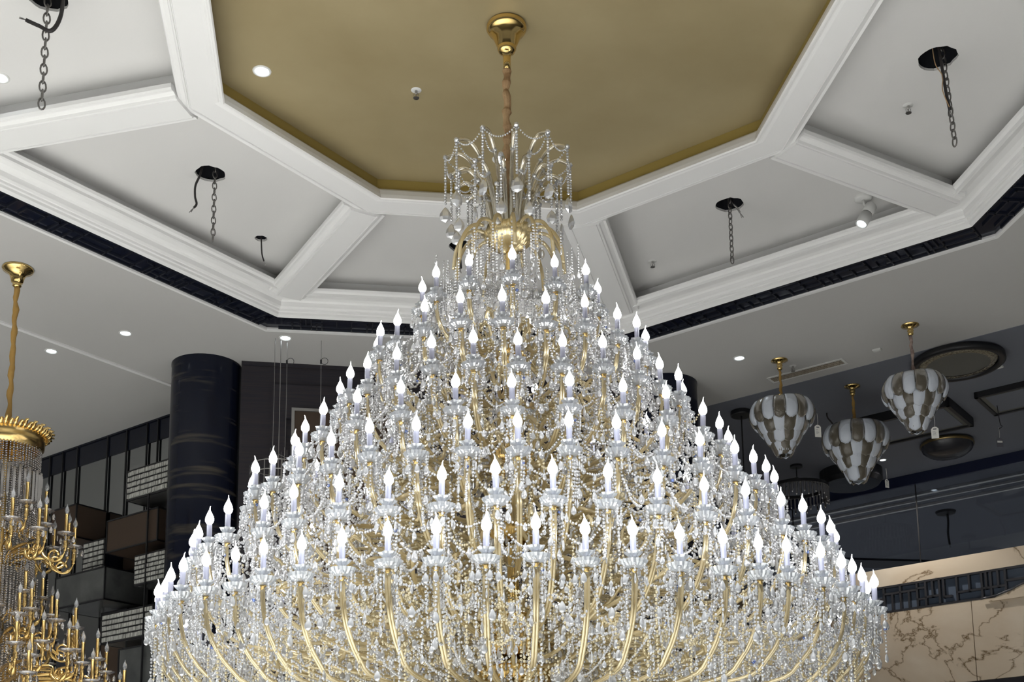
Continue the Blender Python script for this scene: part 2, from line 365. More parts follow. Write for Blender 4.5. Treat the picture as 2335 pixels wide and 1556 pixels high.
mb = MB(); wbox(mb, BW, .25, 3.38, 5.05, 5.32, 0, .03); wbox(mb, BW, .25, .36, 0, 5.05, 0, .03); wbox(mb, BW, .02, 3.40, 5.47, 5.5, 0, .012)
struct(mb.build('trim_11', brownwall))
mb = MB(); mb.use(MATS['galvanised_steel'])
wbox(mb, BW, .403, .426, 0, 5.13, .03, .05); wbox(mb, BW, 1.30, 1.323, 0, 5.13, .03, .05); wbox(mb, BW, .426, 1.30, 5.107, 5.13, .03, .05)
mb.use(bronze); wbox(mb, BW, .426, 1.30, 0, 5.107, .005, .032)
struct(mb.build('door_1'))
mb = MB(); wbox(mb, GW, -3.2, 8, 4.588, 5.5, -.02, 0); struct(mb.build('window_1', tinted))
# added ceiling behind the glass, in place of reflected coffers: mouldings and sunk panels
NP = [[(4.47, 13.28), (5.64, 13.64), (5.98, 14.78), (4.88, 14.57)], [(3.65, 14.23), (4.08, 13.2), (4.29, 13.48), (3.82, 14.37)]]
mb = MB(); mb.prism([(2.0, 13.8), (9.2, 7.9), (20, 16), (14, 26), (2.0, 26)], 5.5, 5.6, holes=NP); ob = struct(mb.build('ceiling', paint)); fixn(ob.data)
mb = MB()
for q in NP: mb.prism(q, 5.6, 5.62)
struct(mb.build('ceiling', grey_paint))
for nm, p0, p1, w in (('trim_17', (2.6, 14.08), (7.0, 10.45), .05), ('trim_18', (2.7, 14.26), (7.0, 10.73), .03), ('trim_19', (2.9, 14.4), (7.2, 10.85), .04)): strip(nm, p0, p1, w, .03, gloss_paint)
mb = MB()
mb.prism([(3.2, 15.30), (3.93, 15.36), (6.59, 15.78), (8.5, 16.1), (8.5, 16.45), (3.1, 15.62)], 5.47, 5.5); struct(mb.build('trim_20', navy))
mb = MB(); wbox(mb, GW, -3.2, 8, 5.39, 5.5, 0, .03); struct(mb.build('trim_12', mat('navy_paint', (.010, .014, .040), .35)))
mb = MB()
for s in (.046, 1.385, 3.1): wbox(mb, GW, s - .006, s + .006, 4.588, 5.39, 0, .006)
struct(mb.build('trim_13', black_m))
mb = MB(); P = [(-1, 4.588), (8, 4.588), (8, 4.410), (-1, 4.410)]
wbox(mb, GW, -3.2, 8, 4.410, 4.588, -.1, .012)
wbox(mb, GW, -3.2, 1.845, 3.37, 4.137, -.1, .012); wbox(mb, GW, 1.852, 8, 3.37, 4.137, -.1, .012)
ob = struct(mb.build('wall_right', beige)); 
mb = MB(); wbox(mb, GW, -3.2, 8, 0, 3.37, -.1, -.02); struct(mb.build('wall_right', brownwall))
mb = MB(); mb.use(mat('painted_mirror_backing', (.10, .125, .17), .15)); wbox(mb, GW, -3.2, 8, 4.137, 4.410, -.1, -.03); mb.use(fret_bar)  # blue-grey colour stands in for the mirrored backing's reflection
fret(mb, 5.2, .273, lambda u, v, h: GW(u - .6, 4.137 + v, -.03 + h), 12, t=.020, h=.045, pitch=.17)
struct(mb.build('trim_14'))
# sloping rail that cuts the lattice at the right
mb = MB(); mb.use(beige); mb.prism([(2.02, 4.10), (2.10, 4.137), (2.24, 4.175), (2.40, 4.235), (2.75, 4.40), (2.75, 4.10)], 0, .035, fn=lambda x, y, z: GW(x, y, z + .010))
mb.use(fret_bar); mb.tube([GW(s, z, .045) for s, z in ((1.95, 4.135), (2.10, 4.148), (2.24, 4.185), (2.40, 4.245), (2.75, 4.41))], .009, 6)
struct(mb.build('trim_15'))
mb = MB(); mb.prism([(-18, -18), (18, -18), (18, 26), (-18, 26)], -.1, 0); struct(mb.build('floor', floor_m))

def column(x, y, r, label, nm):
    mb = MB(); mb.lathe([(r, 0), (r, 5.47), (r + .004, 5.485), (r + .004, 5.5)], 64, (0, 0, 0))
    ob = mb.build('column', colm, smooth=True, loc=(x, y, 0)); struct(ob); return ob
column(-2.322, 9.215, .262, '', 1); column(1.265, 9.69, .258, '', 2)

# ------------------------------------------------------------------ display boxes on the left mirror wall
def frame_box(name, s0, s1, z0, z1, dep, mt_face, label, cat, fr=.012, inner=None, o0=.02):
    t = empty(name, LW(s0, z0, 0), 0, label, cat); inv = Vector(LW(s0, z0, 0))
    L = lambda s, z, o: tuple(Vector(LW(s, z, o)) - inv)
    mb = MB(); wbox(mb, L, s0 + .002, s1 - .002, z0 + .002, z1 - .002, o0, dep - .006); mb.build('body', mt_face, t)
    mb = MB()
    for a, b, c, d in ((s0, s1, z0, z0 + fr), (s0, s1, z1 - fr, z1), (s0, s0 + fr, z0, z1), (s1 - fr, s1, z0, z1)): wbox(mb, L, a, b, c, d, dep - .012, dep)
    for a in (s0, s1 - fr):
        for z in (z0, z1 - fr): wbox(mb, L, a, a + fr, z, z + fr, o0, dep)
    for z in (z0, z1 - fr): wbox(mb, L, s1 - fr, s1, z, z + fr, o0, dep)
    mb.build('frame', black_m, t)
    if inner:
        rows, colsn = inner; hh = (z1 - z0 - 2 * fr) / rows; ww = (s1 - s0 - 2 * fr) / colsn; g = random.Random(s0)
        mb = MB()
        for i in range(rows):
            for j in range(colsn):
                z = z0 + fr + i * hh; s = s0 + fr + j * ww; e = g.uniform(0, .008)
                wbox(mb, L, s + ww * .08, s + ww * .92, z + .006, z + hh * .86, dep - .010, dep + .004 + e)
        mb.build('sample_blocks', sample_m, t)
        mb = MB()
        for i in range(1, rows): wbox(mb, L, s0 + fr, s1 - fr, z0 + fr + i * hh - .005, z0 + fr + i * hh + .001, dep - .008, dep + .014)
        mb.build('shelf', black_m, t)
    return t
frame_box('sample_cabinet', 1.97, 2.52, 4.615, 4.872, .45, greyglass, 'topmost cabinet of small glass sample blocks, beside the dark column', 'display cabinet', inner=(5, 22))
frame_box('wall_box', 1.72, 2.38, 4.225, 4.50, .45, bronze, 'wide bronze-brown panelled box under the topmost sample cabinet', 'display box')
frame_box('sample_cabinet', 2.11, 2.52, 3.893, 4.143, .45, greyglass, 'sample cabinet of glass blocks beside the column, below the bronze-brown box', 'display cabinet', inner=(6, 13))
frame_box('wall_box', 1.04, 1.73, 3.846, 4.124, .45, greyglass, 'long grey glass box with a dark-framed end panel, in the middle of the wall', 'display box')
frame_box('sample_cabinet', 1.20, 1.50, 4.146, 4.43, .30, navy, 'narrow dark sample cabinet hanging above the long grey glass box', 'display cabinet', inner=(6, 4))
frame_box('sample_cabinet', 1.72, 2.37, 3.47, 3.72, .45, greyglass, 'lowest sample cabinet of glass blocks, wide, with its left part before the dark panel', 'display cabinet', inner=(5, 20))
frame_box('wall_box', 1.95, 2.50, 3.10, 3.41, .45, greyglass, 'dull grey-green box under the lowest sample cabinet', 'display box')
frame_box('wall_box', .72, 1.10, 4.50, 4.80, .32, bronze, 'dark brown box just right of the gold chandelier candles', 'display box')
frame_box('wall_box', 1.30, 1.72, 4.16, 4.56, .12, bronze, 'flat dark brown panel between the narrow dark cabinet and the bronze-brown box', 'display box')
frame_box('wall_box', 1.35, 1.70, 3.05, 3.82, .20, bronze, 'tall dark panel under the long grey glass box', 'display box')
frame_box('wall_box', 1.90, 2.45, 4.16, 4.40, .10, navy, 'dark navy recess box between two sample cabinets beside the column', 'display box')
mb = MB()
for s in (1.622, 1.769): wbox(mb, LW, s - .006, s + .006, 4.6, 5.49, .008, .022)
for s, z0, z1 in ((2.27, 3.1, 4.62),): wbox(mb, LW, s - .006, s + .006, z0, z1, .455, .467)
struct(mb.build('trim_16', black_m))

# ------------------------------------------------------------------ fixtures on the ceilings
def downlight(x, y, z, label, r=.042, lit=True):
    t = empty('recessed_downlight', (x, y, z), 0, label, 'downlight', 'recessed round downlights')
    mb = MB(); mb.lathe([(r * .80, .012), (r * .82, -.001), (r * .95, -.006), (r * 1.12, -.003), (r * 1.15, .0)], 28); mb.build('trim_ring', white_pl if lit else black_m, t, True)
    mb = MB(); mb.lathe([(.0005, -.0015), (r * .5, -.003), (r * .82, .0)], 24); mb.build('lens', lens_m if lit else navy, t, True)
    return t
for a in ((-2.759, 8.58, ZM, 'lit downlight above and left of the dark column'), (-3.402, 8.879, ZM, 'lit downlight below the thin ceiling moulding line, right of the gold sleeve'),
          (-1.624, 8.694, ZM, 'lit downlight just under the navy lattice band, beside thin hanging wires'), (1.775, 9.156, ZM, 'lit downlight left of the nearest glass cone pendant'),
          (*kp(-2.587, 5.86), ZP, 'lit downlight in the top left coffer panel, at the picture edge'), (-1.246, 5.864, ZG, 'lit downlight in the gold ceiling left of the big chandelier'),
          (*kp(.33, 7.68), ZP, 'lit downlight in the middle coffer panel, seen between top candles'), (-.03, 6.70, ZG, 'lit downlight in the gold ceiling, seen behind the crystal crown')):
    downlight(*a)
downlight(3.58, 11.61, ZM - .004, 'small lit downlight added for the marble spot on the dark ceiling behind the middle glass cone', .032)  # fixture added around the spot on the marble
downlight(3.184, 9.23, ZM - .004, 'unlit black downlight on the dark ceiling, right of the third pendant rod', .05, False)

def sprinkler(x, y, z, label):
    t = empty('fire_sprinkler', (x, y, z), 0, label, 'sprinkler')
    mb = MB(); mb.lathe([(.001, -.003), (.024, -.003), (.028, 0)], 20); mb.build('cover_plate', white_pl, t, True)
    mb = MB(); mb.lathe([(.007, 0), (.007, -.02), (.004, -.024), (.004, -.034)], 10); mb.tube([(-.012, 0, -.02), (-.012, 0, -.036), (0, 0, -.042), (.012, 0, -.036), (.012, 0, -.02)], .002, 5); mb.build('head', steel, t)
    mb = MB(); mb.lathe([(.001, -.042), (.016, -.043), (.016, -.046), (.001, -.047)], 16); mb.build('deflector', steel, t)
sprinkler(-.467, 6.04, ZG, 'small sprinkler on the gold ceiling'); sprinkler(*kp(.98, 7.909), ZP, 'small sprinkler in the coffer panel right of the top candles')
sprinkler(2.221, 9.321, ZM, 'small dark sprinkler beside the air grille by the nearest pendant'); sprinkler(*kp(2.17, 6.19), ZP, 'sprinkler behind the chain in the far right coffer panel')

def chain(x, y, z0, z1, label, link_h=.050, w=.0125, rad=.0036, sway=0, mt=chain_m):
    x, y, z1 = kp(x, y, z1); z0 = ZP + .09
    mb = MB(); z = z0; i = 0; n = max(2, int((z0 - z1) / (link_h * .74)))
    for i in range(n):
        zc = z0 - (i + .5) * link_h * .74; a = (i % 2) * PI / 2 + .5; xx = sway * (i / n)
        pts = []
        for k in range(13):
            t = 2 * PI * k / 12; px = w * math.cos(t); pz = (link_h / 2) * math.sin(t) * (1 if abs(math.sin(t)) < .8 else .97)
            pts.append((xx + px * math.cos(a), px * math.sin(a), zc - z0 + pz))
        mb.tube(pts, rad, 5, False)
    return tag(mb.build('hanging_chain', mt, smooth=True, loc=(x, y, z0)), label, 'chain')
chain(-1.70, 6.784, 5.74, 5.217, 'steel chain hanging from the cut-out in the left coffer panel')
chain(1.379, 7.196, 5.74, 5.268, 'steel chain hanging in the panel right of the big chandelier')
chain(2.225, 5.795, 5.74, 5.145, 'steel chain twisted with wires in the far right coffer panel', .056, .014, .004, .03)
chain(-2.128, 5.27, 5.74, 5.076, 'steel chain at the top left picture corner', .060, .015, .0045)
def cable(pts, r, mt, label, tip=True):
    if pts[0][2] > 5.6: pts = [kp(*q) for q in pts]
    P = catmull(pts, 6); o = P[0]; t = empty('hanging_cable', o, 0, label, 'cable')
    mb = MB(); mb.tube([p - o for p in P], r, 6); mb.build('sheath', mt, t, True)
    if tip:
        d = (P[-1] - P[-3]).normalized(); mb = MB()
        for q in ((.004, 0), (-.003, .003), (0, -.004)): mb.tube([P[-1] - o, P[-1] - o + d * .02 + Vector((q[0], q[1], 0)), P[-1] - o + d * .034 + Vector((q[0] * 1.8, q[1], -.002))], .0022, 5)
        mb.build('terminal', steel, t)
cable([(-1.76, 6.75, 5.74), (-1.775, 6.74, 5.64), (-1.80, 6.74, 5.57), (-1.80, 6.74, 5.50), (-1.79, 6.74, 5.455), (-1.805, 6.74, 5.43)], .007, copper_cable, 'short black cable beside the chain in the left coffer panel')
cable([(1.385, 7.18, 5.70), (1.40, 7.17, 5.655), (1.42, 7.17, 5.63), (1.435, 7.17, 5.60)], .006, steel, 'stubby pale cable end beside the chain right of the big chandelier')
cable([(2.19, 5.75, 5.74), (2.20, 5.75, 5.60), (2.215, 5.76, 5.46), (2.235, 5.78, 5.37)], .008, copper_cable, 'black cable running down beside the chain in the far right panel')
cable([(2.16, 5.75, 5.72), (2.165, 5.74, 5.60), (2.20, 5.75, 5.54), (2.195, 5.75, 5.46), (2.23, 5.77, 5.38)], .0025, brown_sleeve, 'thin looping wire beside the chain in the far right panel', False)
cable([(-2.05, 5.25, 5.74), (-2.05, 5.24, 5.56), (-2.09, 5.24, 5.475), (-2.15, 5.24, 5.50), (-2.21, 5.24, 5.53)], .010, copper_cable, 'thick black cable loop at the top left picture corner')
cable([(-1.581, 7.547, 5.74), (-1.578, 7.547, 5.64), (-1.572, 7.547, 5.56), (-1.558, 7.547, 5.511)], .005, copper_cable, 'thin dark wire hanging from the small cut-out')
cable([(-.30, 7.66, 5.74), (-.31, 7.65, 5.60), (-.305, 7.65, 5.50)], .016, copper_cable, 'black cable bundle behind the chandelier crown')

mb = MB(); mb.lathe([(.001, 0), (.105, 0), (.11, -.004), (.10, -.03), (.001, -.035)], 28)
tag(mb.build('reflected_hole_disc', black_m, loc=(4.78, 13.40, 5.5)), 'black disc behind the tinted glass, standing in for a reflected ceiling hole', 'ceiling rose')  # disc added where the glass reflects a ceiling hole
cable([(4.80, 13.40, 5.47), (4.80, 13.40, 5.36), (4.79, 13.40, 5.25), (4.80, 13.40, 5.12)], .012, copper_cable, 'dark cable hanging from the disc behind the tinted glass, in place of a reflected chain')
# adjustable spot in the right panel
t = empty('ceiling_spotlight', (*kp(2.181, 7.121), ZP), 0, 'white adjustable spotlight, lit, in the coffer panel at the right', 'spotlight')
mb = MB(); mb.lathe([(.001, -.022), (.045, -.022), (.052, -.016), (.053, 0)], 32); mb.build('mounting_plate', white_pl, t, True)
mb = MB(); mb.tube([(0, 0, -.02), (.004, 0, -.05), (.012, -.002, -.075)], .008, 8); mb.build('swivel_arm', white_pl, t, True)
ax0 = Vector((.050, .010, -.055)); ax1 = Vector((-.028, -.015, -.195)); dv = (ax1 - ax0).normalized(); q = dv.to_track_quat('Z', 'Y').to_matrix().to_4x4(); q.translation = ax0
L = (ax1 - ax0).length
mb = MB(); mb.use(white_pl); mb.lathe([(.001, 0), (.034, 0), (.037, .004), (.037, L * .44), (.035, L * .445)], 28); mb.use(black_m); mb.lathe([(.035, L * .44), (.0355, L * .47)], 28); mb.use(white_pl); mb.lathe([(.0355, L * .47), (.0375, L * .475), (.0375, L - .004), (.034, L), (.028, L - .012)], 28)
ob = mb.build('lamp_body', None, t, True); ob.matrix_local = q
mb = MB(); mb.lathe([(.0005, L - .010), (.029, L - .010)], 24); ob = mb.build('lens', lens_m, t); ob.matrix_local = q

def slot(x0, y0, x1, y1, w, label):
    p0 = Vector((x0, y0, 0)); p1 = Vector((x1, y1, 0)); d = (p1 - p0); L = d.length; d.normalize(); n = Vector((-d.y, d.x, 0))
    t = empty('air_grille', (x0, y0, ZM), 0, label, 'air grille')
    fn = lambda u, v, h: tuple(d * u + n * v + Vector((0, 0, -h)))
    mb = MB()
    for a, b, c, e in ((-.02, L + .02, -.02, 0), (-.02, L + .02, w, w + .02), (-.02, 0, 0, w), (L, L + .02, 0, w)):
        mb.hexa([fn(a, c, 0), fn(b, c, 0), fn(b, e, 0), fn(a, e, 0), fn(a, c, .006), fn(b, c, .006), fn(b, e, .006), fn(a, e, .006)])
    mb.build('frame', white_pl, t)
    mb = MB(); mb.hexa([fn(0, 0, 0), fn(L, 0, 0), fn(L, w, 0), fn(0, w, 0), fn(0, 0, .001), fn(L, 0, .001), fn(L, w, .001), fn(0, w, .001)]); mb.build('duct_shade', dark_hole, t)  # flat near-black sheet painted as the shade behind the louvres
    mb = MB(); k = int(L / .012)
    for i in range(k):
        u = i * L / k; mb.hexa([fn(u, 0, .001), fn(u + .005, 0, .001), fn(u + .005, w, .001), fn(u, w, .001), fn(u, 0, .006), fn(u + .005, 0, .006), fn(u + .005, w, .006), fn(u, w, .006)])
    for v in (w * .33, w * .66): mb.hexa([fn(0, v, .001), fn(L, v, .001), fn(L, v + .004, .001), fn(0, v + .004, .001), fn(0, v, .007), fn(L, v, .007), fn(L, v + .004, .007), fn(0, v + .004, .007)])
    mb.build('louvre', mat('beige_louvre', (.42, .36, .28), .5), t)
slot(2.09, 9.56, 2.565, 9.205, .085, 'slotted air grille in the ceiling behind the nearest pendant canopy')
def plate(x, y, z, label, s=.032):
    mb = MB(); mb.box((-s, -s * .6, -.010), (s, s * .6, 0)); mb.box((-s * .8, -s * .4, -.014), (s * .8, s * .4, -.010))
    ob = mb.build('emergency_sensor', white_pl, loc=(x, y, z)); ob.rotation_euler = (0, 0, math.radians(-37)); tag(ob, label, 'ceiling sensor')
plate(2.793, 9.021, ZM, 'flat white sensor plate on the pale ceiling between two pendant canopies'); plate(3.846, 9.369, ZM - .004, 'flat white sensor plate on the dark ceiling near the round flush lamp')

# round and square flush lamps
t = empty('flush_ceiling_lamp', (3.467, 9.089 + .12, ZM - .004), 0, 'large round flush ceiling lamp with thick black rim, unlit', 'ceiling lamp')
R = .345
mb = MB(); mb.lathe([(R - .02, 0), (R, -.012), (R + .004, -.045), (R - .012, -.058), (R - .045, -.055), (R - .05, -.04)], 64); mb.build('rim', black_m, t, True)
mb = MB(); mb.lathe([(R - .05, -.02), (R - .07, -.05), (R - .11, -.052)], 64); mb.build('crystal_ring', mat('beaded_ring', (.28, .25, .18), .25, noise=(60, (.12, .10, .07), .4, .6, (1, 1, 1))), t, True)
mb = MB(); mb.lathe([(.001, -.050), (R - .11, -.048)], 48); mb.build('diffuser', mat('grey_diffuser', (.115, .115, .105), .5), t)
def square_lamp(name, x, y, hw, hl, rz, label, deep=.10, z=ZM - .004):
    t = empty(name, (x, y, z), rz, label, 'ceiling lamp'); mb = MB()
    for a, b in (((-hw, -hl), (hw, -hl + .03)), ((-hw, hl - .03), (hw, hl)), ((-hw, -hl), (-hw + .03, hl)), ((hw - .03, -hl), (hw, hl))): mb.box((*a, -deep), (*b, 0))
    mb.build('rim', black_m, t); mb = MB(); mb.box((-hw + .03, -hl + .03, -deep * .8), (hw - .03, hl - .03, -.01)); mb.build('diffuser', MATS['grey_diffuser'], t)
    mb = MB(); mb.box((-hw + .07, -hl + .07, -deep * .86), (hw - .07, hl - .07, -deep * .8)); mb.build('inner_panel', grey_paint, t)
AZ = math.radians(-37.5)
square_lamp('square_ceiling_lamp', 4.34, 9.87, .42, .27, AZ, 'rectangular flush lamp with dark rim at the right picture edge', .05)
square_lamp('square_ceiling_lamp', 3.52, 10.50, .42, .32, AZ, 'deep square flush lamp behind the third glass cone pendant', .08)
t = empty('dome_ceiling_lamp', (4.02, 11.10, ZM - .004), 0, 'dark hammered dome lamp with a thin brass rim', 'ceiling lamp')
mb = MB(); mb.lathe([(.16, 0), (.235, -.02), (.24, -.045), (.23, -.05)], 48); mb.build('rim', mat('dull_brass', (.30, .22, .10), .3, metal=1), t, True)
mb = MB(); mb.lathe([(.23, -.045), (.215, -.09), (.165, -.13), (.09, -.155), (.001, -.162)], 48, wave=.015, lobes=24); mb.build('bowl', mat('dark_bowl', (.03, .03, .035), .25), t, True)
t = empty('drum_ceiling_lamp', (3.36, 11.95, ZM - .004), 0, 'small black drum lamp half hidden behind the middle glass cone pendant', 'ceiling lamp')
mb = MB(); mb.lathe([(.30, 0), (.30, -.10), (.27, -.14), (.001, -.14)], 40); mb.build('drum', black_m, t); mb = MB(); mb.lathe([(.27, -.142), (.001, -.146)], 40); mb.build('diffuser', navy, t)
# crystal ring pendant in the dark
t = empty('crystal_ring_pendant', (2.78, 11.75, ZM - .004), 0, 'dark ring pendant of small prisms hanging left of the middle glass cone', 'pendant lamp')
mb = MB(); mb.lathe([(.001, -.02), (.06, -.02), (.06, 0)], 24); mb.tube([(0, 0, -.02), (0, 0, -.22)], .005, 6); mb.build('rod', black_m, t)
mb = MB(); mb.lathe([(.28, -.22), (.30, -.22), (.30, -.25), (.28, -.25), (.28, -.22)], 40)
for k in range(3): a = k * 2 * PI / 3; mb.tube([(0, 0, -.12), (.29 * math.cos(a), .29 * math.sin(a), -.22)], .003, 5)
mb.build('ring', black_m, t)
mb = MB()
for k in range(48):
    a = 2 * PI * k / 48; h = .10 + .03 * (k % 3); c = (.29 * math.cos(a), .29 * math.sin(a), -.24)
    mb.lathe([(.001, 0), (.010, -.01), (.010, -h), (.001, -h - .012)], 5, c)
mb.build('prisms', dull_cry, t)['kind'] = 'stuff'
t = empty('disc_pendant', (1.986, 10.275, ZM - .004), 0, 'black disc pendant canopy with a thin rod, left of the nearest glass cone', 'pendant lamp')
mb = MB(); mb.lathe([(.001, -.045), (.085, -.045), (.09, -.038), (.09, -.008), (.08, 0)], 40); mb.build('canopy', black_m, t); mb = MB(); mb.tube([(0, 0, -.04), (0, 0, -.75)], .006, 8); mb.build('rod', black_m, t)
mb = MB(); mb.lathe([(.006, -.72), (.05, -.76), (.05, -.80), (.001, -.80)], 20); mb.build('shade', black_m, t)
cable([(2.73, 10.329, 5.49), (2.735, 10.33, 5.45), (2.77, 10.33, 5.40), (2.80, 10.33, 5.33), (2.80, 10.33, 5.27)], .006, copper_cable, 'curled black wire on the dark ceiling between two glass cones', False)

def price_tag(x, y, z, w, h, rz, label, dark=False):
    t = empty('price_tag', (x, y, z), rz, label, 'tag', 'price tags hanging by the pendants'); c = w * .3
    fn = lambda a, b, d: (a, d, b)
    mb = MB(); mb.prism([(-w / 2, -h), (w / 2, -h), (w / 2, -c), (w / 2 - c, 0), (-w / 2 + c, 0), (-w / 2, -c)], -.001, .001, fn=fn); mb.build('card', tag_ink if dark else tag_m, t)
    mb = MB()
    if not dark:
        g = random.Random(x); mb.box((-w * .22, -.0022, -h * .24), (w * .22, -.0012, -h * .15))
        for k in range(4): mb.box((-w * .32, -.0022, -h * (.42 + .1 * k)), (w * g.uniform(0, .3), -.0012, -h * (.40 + .1 * k)))
    else: mb.box((-w * .4, -.0022, -h * .55), (w * .4, -.0012, -h * .35))
    mb.build('print', tag_ink if not dark else tag_m, t)
    mb = MB(); mb.tube([(0, 0, -h * .06), (.004, 0, .03), (0, 0, .09)], .0012, 4); mb.build('string', tag_m, t)
price_tag(2.30, 8.98, 4.89, .050, .095, .2, 'white price tag beside the nearest glass cone'); price_tag(3.00, 8.50, 4.69, .050, .085, -.3, 'white price tag under the highest glass cone on the right')
price_tag(2.98, 9.6, 4.66, .040, .07, .5, 'grey-lit price tag right of the middle glass cone'); price_tag(4.1, 10.1, 5.17, .055, .08, .1, 'dark price tag hanging from a hook near the dome lamp', True)
cable([(4.10, 10.1, 5.49), (4.115, 10.1, 5.30), (4.13, 10.1, 5.27), (4.10, 10.1, 5.245)], .003, black_m, 'thin black hook line above the dark price tag', False)

# ------------------------------------------------------------------ glass cone pendants
def petal_mesh(w, h, mt, nm, bulge):
    mb = MB(); vs = []; nx, nz = 6, 10
    for j in range(nz + 1):
        tz = j / nz; z = -tz * h; ww = w * (math.sqrt(max(0, 1 - ((tz - .78) / .225) ** 2)) if tz > .78 else (.86 + .14 * min(1, tz / .3)))
        for i in range(nx + 1):
            tx = i / nx * 2 - 1; vs.append((.012 * (1 - tx * tx) + bulge * 4 * tz * (1 - tz) + .012 * tz, tx * ww / 2, z))
    n0 = len(vs); vs += [(v[0] - .008, v[1] * .96, v[2]) for v in vs]
    fs = []
    for j in range(nz):
        for i in range(nx):
            a = j * (nx + 1) + i; fs.append((a, a + 1, a + nx + 2, a + nx + 1)); fs.append((n0 + a, n0 + a + nx + 1, n0 + a + nx + 2, n0 + a + 1))
    for j in range(nz):
        a = j * (nx + 1); fs.append((a, a + nx + 1, n0 + a + nx + 1, n0 + a)); a += nx; fs.append((a, n0 + a, n0 + a + nx + 1, a + nx + 1))
    for i in range(nx):
        fs.append((i, n0 + i, n0 + i + 1, i + 1)); a = nz * (nx + 1) + i; fs.append((a, a + 1, n0 + a + 1, n0 + a))
    mb.add(vs, fs); mb.mats = [mt]; return mb.mesh(nm, True)
# tiers: count, radius at the top, height, petal length, tilt, bulge
PT = [(16, .200, 0, .185, .02, .036), (14, .196, -.095, .180, .40, .022), (12, .152, -.195, .150, .46, .012), (9, .100, -.285, .145, .44, .008)]
PM = [(petal_mesh(2 * PI * (r + .03) / n * .99, h, frosted, 'glass_petal', b), petal_mesh(2 * PI * (r + .03) / n * .99, h, smoky, 'glass_petal', b)) for n, r, z, h, t, b in PT]
def pendant(x, y, scale, ztop, zc, sleeve, label, seed):
    t = empty('glass_cone_pendant', (x, y, zc), 0, label, 'pendant lamp', 'glass petal cone pendants')
    mb = MB(); mb.lathe([(.062, 0), (.064, -.006), (.040, -.012), (.022, -.026), (.020, -.040), (.024, -.046), (.016, -.052), (.022, -.064), (.016, -.078), (.008, -.082)], 28); mb.build('canopy', brass, t, True)
    g = random.Random(seed); P = [(g.uniform(-.004, .004), g.uniform(-.004, .004), -.08 - i * (zc - ztop - .06) / 14) for i in range(15)]
    mb = MB(); mb.tube(P, [.010 + g.uniform(-.002, .004) for _ in P], 8); mb.build('chain_sleeve', sleeve, t, True)
    z0 = ztop - zc
    mb = MB(); mb.lathe([(.01, z0 + .01), (.16 * scale, z0 + .0), (.18 * scale, z0 - .03), (.145 * scale, z0 - .15), (.04 * scale, z0 - .38), (.001, z0 - .39)], 24); mb.build('inner_frame', mat('pendant_core', (.20, .18, .15), .4, metal=.6) if 'pendant_core' not in MATS else MATS['pendant_core'], t, True)
    for ti, (n, r, zz, h, tilt, bu) in enumerate(PT):
        for k in range(n):
            a = 2 * PI * (k + .5 * (ti % 2)) / n + seed * .1
            ob = link('glass_petal', PM[ti][(k + ti) % 2 if ti else k % 2], t, (r * scale * math.cos(a), r * scale * math.sin(a), z0 + zz * scale + g.uniform(-.004, .004)))
            ob.rotation_euler = (0, tilt, a); ob.scale = (scale, scale, scale)
pendant(2.092, 9.207, 1.0, 5.150, ZM, sleeve_m, 'glass cone pendant nearest the big chandelier, bluish lit on its left side', 1)
pendant(2.793, 9.741, 1.08, 5.140, ZM - .004, sleeve_m, 'middle glass cone pendant, darkest and hanging from the dark ceiling', 2)
pendant(2.912, 8.600, .93, 5.085, ZM, pink_sleeve, 'rightmost and highest glass cone pendant, on a pinkish sleeve', 3)

# thin steel suspension wires and an unfinished ring chandelier in front of the back wall
def wire_thing(x, y, z0, z1, label, loop=True):
    t = empty('suspension_wire', (x, y, z0), 0, label, 'wire')
    mb = MB(); mb.tube([(0, 0, 0), (.002, 0, (z1 - z0) * .5), (0, 0, z1 - z0)], .0022, 5); mb.build('cable', steel, t)
    if loop:
        mb = MB(); mb.tube([(.026 + .026 * math.cos(PI + a * .55), 0, -.16 + .026 * math.sin(a * .55)) for a in range(12)], .002, 5, False); mb.build('loop', black_m, t)
        mb = MB(); mb.lathe([(.001, -.15), (.007, -.15), (.007, -.18), (.001, -.18)], 8); mb.build('gripper', black_m, t)
wire_thing(-1.62, 8.75, ZM, 4.62, 'leftmost thin steel wire with a small loop by the back wall'); wire_thing(-1.70, 8.70, ZM, 4.64, 'plain thin wire left of the two looped wires', False)
wire_thing(-1.37, 8.75, ZM, 4.70, 'thicker pale wire with an open hook, right of the looped wire')
t = empty('ring_chandelier_frame', (-1.66, 8.72, 4.32), 0, 'unlit wire frame chandelier with thin vertical spikes before the back wall', 'chandelier')
mb = MB()
for z in (.20, .13, .02, -.10, -.2): mb.tube([(.20 * math.cos(2 * PI * k / 24), .20 * math.sin(2 * PI * k / 24), z) for k in range(25)], .0035, 5, False)
mb.build('ring', steel, t)
mb = MB(); mb.tube([(0, 0, -.2), (0, 0, 1.17)], .003, 5)
for k in range(3): mb.tube([(0, 0, .3), (.20 * math.cos(k * 2.09), .20 * math.sin(k * 2.09), .2)], .002, 4)
mb.build('hanging_wire', steel, t)
mb = MB()
for k in range(10): a = 2 * PI * k / 10; mb.tube([(.20 * math.cos(a), .20 * math.sin(a), .20), (.20 * math.cos(a), .20 * math.sin(a), -.25)], .004, 5)
mb.build('post', steel, t)
mb = MB()
for k in range(6): a = 2 * PI * k / 6 + .4; mb.tube([(.07 * math.cos(a), .07 * math.sin(a), -.1), (.06 * math.cos(a), .06 * math.sin(a), .34)], [.006, .001], 5)
mb.build('spike', steel, t)

